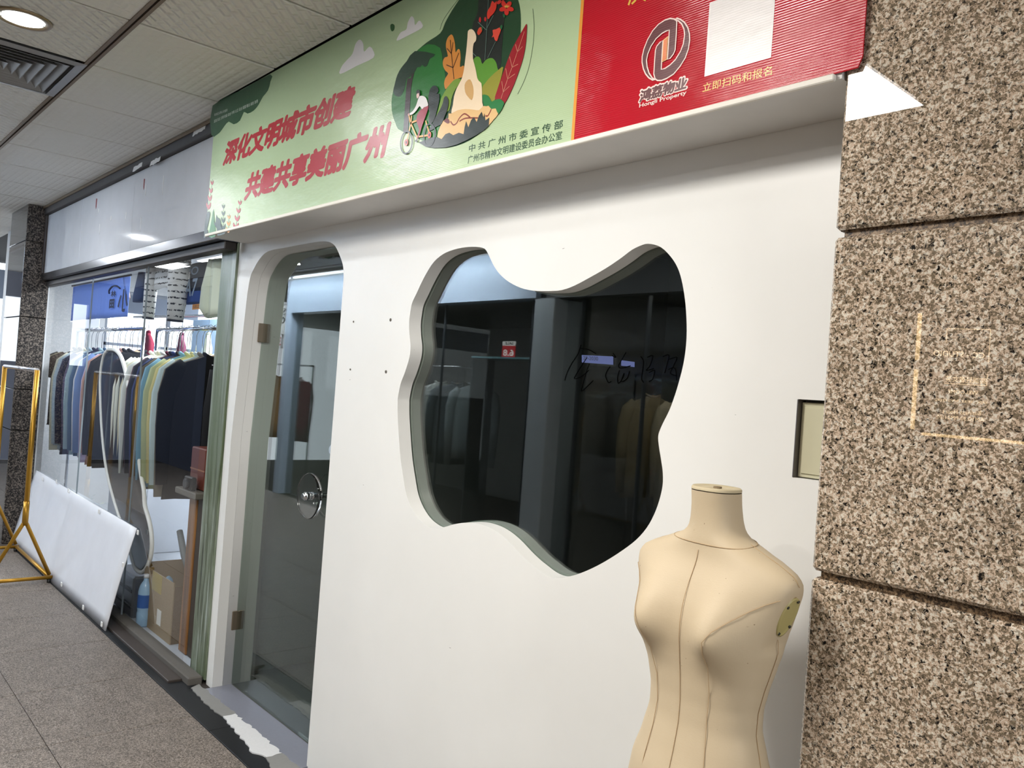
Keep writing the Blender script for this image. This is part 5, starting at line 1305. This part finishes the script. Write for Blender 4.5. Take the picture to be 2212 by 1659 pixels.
# grey bust stand seen low between the racks
gb = empty('grey_bust', (-6.25, 0.80, FZ)); tag(gb, 'dark grey headless bust standing behind the wavy mirror', 'mannequin')
rg = []
for z, a, b in ((0.75, 0.15, 0.1), (0.9, 0.12, 0.08), (1.05, 0.14, 0.1), (1.2, 0.17, 0.1), (1.28, 0.16, 0.07), (1.31, 0.09, 0.06), (1.34, 0.055, 0.05), (1.42, 0.05, 0.05), (1.425, 0.03, 0.03)):
    rg.append([(a*math.cos(2*math.pi*j/20), b*math.sin(2*math.pi*j/20), z) for j in range(20)])
MB().loft(rg, True, True).build('torso', plain('grey_bust_cloth', srgb(72, 76, 84), 0.7), gb)
MB().lathe([(0.14, 0.001), (0.14, 0.012), (0.015, 0.02), (0.015, 0.76)], (0, 0, 0), 'z', 20).build('stand', M['chrome'], gb)
# clothes display trousers low at the right
for i, (xx, cn, c) in enumerate([(-4.74, 'black', (24, 24, 26)), (-4.60, 'charcoal grey', (58, 58, 60))]):
    tr = empty('trousers', (xx, 0.34, 1.55)); tag(tr, '%s trousers hung on the low rail beside the green column' % cn, 'trousers', 'trousers on the low rail')
    mt_ = cloth('cloth_trouser_'+cn.replace(' ', '_'), c)
    for s_ in (-1, 1):
        MB().tube([(0, s_*0.05, -0.03), (0, s_*0.075, -0.25), (0, s_*0.085, -0.9)], [0.075, 0.07, 0.055], 12).build('leg', mt_, tr)
    MB().tube([(0, 0, 0.0), (0, 0, -0.10)], [0.10, 0.11], 16).build('waistband', mt_, tr)
    MB().tube([(0, -0.12, 0.004), (0, 0.12, 0.004)], 0.004, 6).build('clip_bar', M['chrome'], tr)
o = MB().tube([(-4.80, 0.34, 1.557), (-4.13, 0.34, 1.557)], 0.008, 10).build('low_rail', M['chrome']); tag(o, 'low chrome rail carrying trousers beside the green column', 'rail')

# ================================================================== facing side of the corridor (seen in the reflections)
VA = 2*(YG-0.0015)-YO           # where the facing shop fronts appear behind the shaped window
VD = 2*(YD-0.005)-YO            # ... behind the door
VP = -0.38-YO                   # ... behind the polished pillar
blue_metal = plain('blue_grey_metal_cladding', srgb(176, 190, 208), 0.35, 0.15)
dark_frame = plain('dark_grey_frame', srgb(70, 74, 78), 0.4, 0.3)
dim_wall = plain('dim_shop_wall', srgb(120, 118, 112), 0.7)
CX0 = on_y(1160, 650, VA).x; CX1 = on_y(1204, 650, VA).x
ZH = on_y(1050, 651, VA).z
CXH = on_y(1164, 646, VA).x
XH0 = on_y(632, 684, VD).x
fw = struct(MB().box(XH0, CXH, YO-0.14, YO+0.04, ZH, ZC).build('header_facing', blue_metal), 'blue-grey metal header of the shop facing the white wall', 'header')
MB().bbox(XH0-0.16, XH0-0.002, YO-0.16, YO+0.02, 0, ZC, 0.004).build('end_post', blue_metal, fw)
fc = struct(MB().bbox(CX0, CX1, YO-0.30, YO+0.03, 0, ZH-0.002, 0.008).build('column_facing', plain('grey_metal_column', srgb(168, 176, 180), 0.45, 0.2)), 'grey metal column of the facing shops', 'column')
fh = struct(MB().box(CXH+0.002, -0.3, YO-0.14, YO-0.02, ZH, ZC).build('header_dark', plain('dark_header_panel', srgb(86, 90, 92), 0.45)), 'dark header of the facing unit beside the grey column', 'header')
struct(MB().box(-0.298, XR, YO-0.2, YO, 0, ZC).build('wall_facing', plain('plain_facing_wall', srgb(120, 106, 96), 0.5)), 'brown stone wall facing the granite pillar', 'wall')
struct(MB().box(XL, XH0-2.4, YO-0.2, YO, 0, ZC).build('wall_facing_end', plain('blue_facing_wall', srgb(74, 84, 108), 0.5)), 'dull blue wall at the far end of the facing side', 'wall')
struct(MB().box(XL, XR, YO-3.1, YO-3.0, 0, ZC).build('wall_behind', dim_wall), 'back wall of the facing shops', 'wall')
struct(MB().box(CX0+0.3, CX0+0.35, YO-3.0, YO-0.31, 0, ZC).build('wall_divider', dim_wall), 'divider between the facing shops', 'wall')
struct(MB().box(XL, XR, YO-3.0, YO-0.15, 2.45, 2.5).build('ceiling_facing', dim_wall), 'ceiling of the facing shops', 'ceiling')
# glass fronts with slim mullions
fg = struct(empty('window_7', (0, 0, 0)), 'glass front of the facing shop left of the grey column', 'window')
mx = [XH0, on_y(948, 720, VA).x, on_y(1137, 720, VA).x, CX0-0.002]
for a, b in zip(mx[:-1], mx[1:]):
    MB().box(a+0.004, b-0.004, YO-0.075, YO-0.068, 0.02, ZH-0.002).build('pane', M['opp_glass'], fg)
    MB().box(b-0.008, b, YO-0.085, YO-0.058, 0.02, ZH-0.002).build('mullion', dark_frame, fg)
fg2 = struct(empty('window_8', (0, 0, 0)), 'glass front of the facing unit beside the grey column', 'window')
mx = [CX1+0.002, on_y(1235, 720, VA).x, on_y(1378, 720, VA).x, -1.2, -0.3]
for a, b in zip(mx[:-1], mx[1:]):
    MB().box(a+0.004, b-0.004, YO-0.125, YO-0.118, 0.02, ZH-0.002).build('pane', M['opp_glass'], fg2)
    MB().box(b-0.012, b, YO-0.14, YO-0.10, 0.02, ZH-0.002).build('mullion', dark_frame, fg2)
# discount card standing on a glass shelf, glow added though it is no lamp
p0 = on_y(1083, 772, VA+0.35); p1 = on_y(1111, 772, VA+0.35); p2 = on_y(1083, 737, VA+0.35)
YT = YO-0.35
sg = empty('discount_sign', (p0.x, YT, p0.z)); tag(sg, 'red and white discount card with added glow reflected in the shaped window', 'sign')
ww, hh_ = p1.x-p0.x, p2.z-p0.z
MB().box(0, ww, -0.004, 0, 0, hh_*0.72).build('red_card', emit('red_card_added_glow', srgb(190, 40, 48), 1.6), sg)
MB().box(0, ww, -0.004, 0, hh_*0.722, hh_).build('white_card', emit('white_card_added_glow', srgb(226, 222, 220), 1.6), sg)
fit_text('sign_number', '6.8', (ww*0.9, 0.001, hh_*0.1), (ww*0.1, 0.001, hh_*0.1), (ww*0.9, 0.001, hh_*0.5), emit('white_ink_added_glow', srgb(230, 226, 224), 2.0), sg, 0.02)
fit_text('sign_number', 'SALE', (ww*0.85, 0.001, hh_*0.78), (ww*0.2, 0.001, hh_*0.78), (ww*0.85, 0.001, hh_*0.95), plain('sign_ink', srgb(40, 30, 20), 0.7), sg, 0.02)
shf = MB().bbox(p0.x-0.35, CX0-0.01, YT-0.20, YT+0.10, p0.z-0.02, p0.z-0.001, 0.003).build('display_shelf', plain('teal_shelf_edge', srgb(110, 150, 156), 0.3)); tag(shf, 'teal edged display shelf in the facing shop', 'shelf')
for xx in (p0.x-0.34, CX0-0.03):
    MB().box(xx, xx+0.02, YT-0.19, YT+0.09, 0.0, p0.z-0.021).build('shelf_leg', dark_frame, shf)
# garments and a rail in each facing shop
def opp_row(x0, n, dx, y, z, cols, where, group):
    for i in range(n):
        cn, c = cols[i % len(cols)]
        hang(['shirt', 'jacket', 'blouse'][i % 3], (x0+dx*i, y, z), random.uniform(-0.2, 0.2)+0.5, cn, c, '%s %s, %s in the row %s' % (cn, ['shirt', 'jacket', 'blouse'][i % 3], ORD[i], where), group)
opp_row(-8.2, 6, 0.30, YO-0.6, 1.75, [('pale stone', (170, 168, 160)), ('ash grey', (120, 122, 124)), ('dusk black', (34, 34, 36)), ('bone white', (204, 202, 196)), ('storm grey', (86, 92, 98)), ('fog grey', (150, 156, 158))], 'reflected left of the grey column', 'garments in the facing shop')
opp_row(-4.3, 5, 0.36, YO-0.55, 1.75, [('khaki', (150, 136, 108)), ('sand', (178, 164, 138)), ('bark brown', (80, 66, 54)), ('oat', (196, 184, 160)), ('night black', (28, 28, 30))], 'reflected right of the grey column', 'garments in the facing unit')
for (a, b, y, lab_) in ((-8.4, -6.5, YO-0.6, 'chrome rail in the facing shop left of the grey column'), (-4.5, -2.7, YO-0.55, 'chrome rail in the facing unit right of the grey column')):
    g = empty('rail_rack', (a, y, 0)); tag(g, lab_, 'clothes rack', 'facing racks')
    for mbx, nm in ((MB().tube([(0, 0, 1.755), (b-a, 0, 1.755)], 0.011, 10), 'rail'), (MB().tube([(0, 0, 0), (0, 0, 1.755)], 0.011, 10), 'post'), (MB().tube([(b-a, 0, 0), (b-a, 0, 1.755)], 0.011, 10), 'post')):
        mbx.build(nm, M['chrome'], g)
# shop beyond the metal header: white number board and red lettered strip
def vd(px, py): return on_y(px, py, VD)
a0, a1, a2 = vd(588, 722), vd(626, 722), vd(588, 662)
nb = MB().box(XH0-1.5, XH0-0.165, YO-0.03, YO, a0.z, a2.z).build('number_board', plain('white_number_board', srgb(222, 224, 220), 0.4)); tag(nb, 'white shop number board reflected in the glass door', 'sign')
fit_text('board_number', '203', (vd(626, 698).x, YO+0.002, vd(626, 698).z), (vd(597, 694).x, YO+0.002, vd(626, 698).z), (vd(626, 698).x, YO+0.002, vd(626, 684).z), plain('board_ink_black', srgb(30, 34, 34), 0.6), nb, 0.02)
fit_text('board_number', 'S7', (vd(617, 680).x, YO+0.002, vd(617, 680).z), (vd(599, 680).x, YO+0.002, vd(617, 680).z), (vd(617, 680).x, YO+0.002, vd(617, 665).z), plain('board_ink_black', srgb(30, 34, 34), 0.6), nb)
r0, r1, r2 = vd(590, 752), vd(606, 752), vd(590, 714)
rs = MB().box(r0.x, r1.x, YO-0.028, YO-0.004, r0.z, r2.z-0.03).build('red_strip', plain('white_strip', srgb(222, 222, 222), 0.4)); tag(rs, 'white strip with a red character reflected in the glass door', 'sign')
fit_text('red_character', '主', (r1.x, YO-0.003, r0.z+0.04), (r0.x, YO-0.003, r0.z+0.04), (r1.x, YO-0.003, r2.z-0.06), plain('red_ink', srgb(180, 30, 30), 0.6), rs, 0.03)
hang('jacket', (XH0-0.5, YO-0.4, 1.68), 1.3, 'berry', (112, 40, 54), 'berry jacket under the white number board', 'garments in the facing shop')
hang('jacket', (XH0-1.1, YO-0.4, 1.68), 1.3, 'camel', (164, 128, 84), 'camel jacket under the white number board', 'garments in the facing shop')
g = empty('rail_rack', (XH0-1.6, YO-0.4, 0)); tag(g, 'chrome rail under the white number board', 'clothes rack', 'facing racks')
for mbx, nm in ((MB().tube([(0, 0, 1.685), (1.5, 0, 1.685)], 0.011, 10), 'rail'), (MB().tube([(0, 0, 0), (0, 0, 1.685)], 0.011, 10), 'post'), (MB().tube([(1.5, 0, 0), (1.5, 0, 1.685)], 0.011, 10), 'post')):
    mbx.build(nm, M['chrome'], g)
# glowing studio sign opposite the pillar
YSg = YO+0.02
def vp(px, py): q_ = on_y(px, py, VP-0.02); return Vector((q_.x, YSg, q_.z))
gold_l = emit('warm_lit_letters', (1.0, 0.72, 0.42), 9.0); gold_b = emit('warm_lit_strip', (1.0, 0.68, 0.32), 6.0)
s0, s1 = vp(1975, 990), vp(2260, 650)
sgn = empty('studio_sign', (s0.x, YO+0.015, s0.z)); tag(sgn, 'glowing gold studio sign reflected in the granite pillar', 'sign')
def sp(o): o.parent = sgn; o.matrix_parent_inverse = Matrix.Translation(sgn.location).inverted(); return o
sp(MB().box(s0.x-0.03, vp(2290, 800).x, YO+0.002, YO+0.014, s0.z-0.1, s1.z+0.05).build('sign_panel', plain('black_sign_panel', srgb(60, 50, 44), 0.4)))
def stext(body, BL, BR, TL, bold=0.0): sp(fit_text('sign_text', body, vp(*BL), vp(*BR), vp(*TL), gold_l, None, bold))
stext('CC - STUDIO', (2126,774), (2016,768), (2127,762))
stext('高端轻奢女装', (2130,830), (2042,824), (2131,816))
stext('WELCOME', (2112.6,853), (2047,849), (2113,845))
stext('欢迎光临', (2134,873), (2020,866), (2134.4,867))
stext('Business Hours', (2119,897.5), (2036,893), (2119.5,888))
stext('AM10:30-PM21:30', (2126,911.5), (2023.5,904), (2126.4,903))
def sbar(P, Q, r, m): sp(MB().tube([vp(*P), vp(*Q)], r, 6).build('sign_strip', m))
sbar((1987.5,677), (1981,778), 0.011, gold_b); sbar((1979,798), (1970.5,927), 0.011, gold_b); sbar((1991,937), (2260,962), 0.007, gold_b)
for P, Q in (((2046,710), (2140,712)), ((2046,710), (2044,740)), ((2140,712), (2135,784)), ((2133,808), (2131,833)), ((2039,828), (2131,833))):
    sbar(P, Q, 0.0013, gold_l)

# tube fittings added for the lamps that brighten the metal header
for i, x in enumerate((-6.1, -7.4, -8.7, -10.0)):
    if i == 0:
        tb = empty('header_fill_tube', (x, -2.72, ZC))
        MB().bbox(-0.62, 0.62, -0.035, 0.035, -0.03, -0.006, 0.004).build('fitting', plain('white_lamp_frame', srgb(225, 225, 222), 0.4), tb)
        MB().tube([(-0.6, 0, -0.045), (0.6, 0, -0.045)], 0.012, 12).build('tube', emit('header_fill_tube_glow', (0.85, 0.93, 1.0), 6.0), tb)
        t_ = tb
    else: t_ = copy_tree(tb); t_.location = (x, -2.72, ZC)
    tag(t_, ['added tube light by the metal header nearest the grey column', 'added tube light by the metal header, second from the grey column', 'added tube light by the metal header, third from the grey column', 'added tube light by the metal header farthest from the grey column'][i], 'tube light', 'added header tube lights')
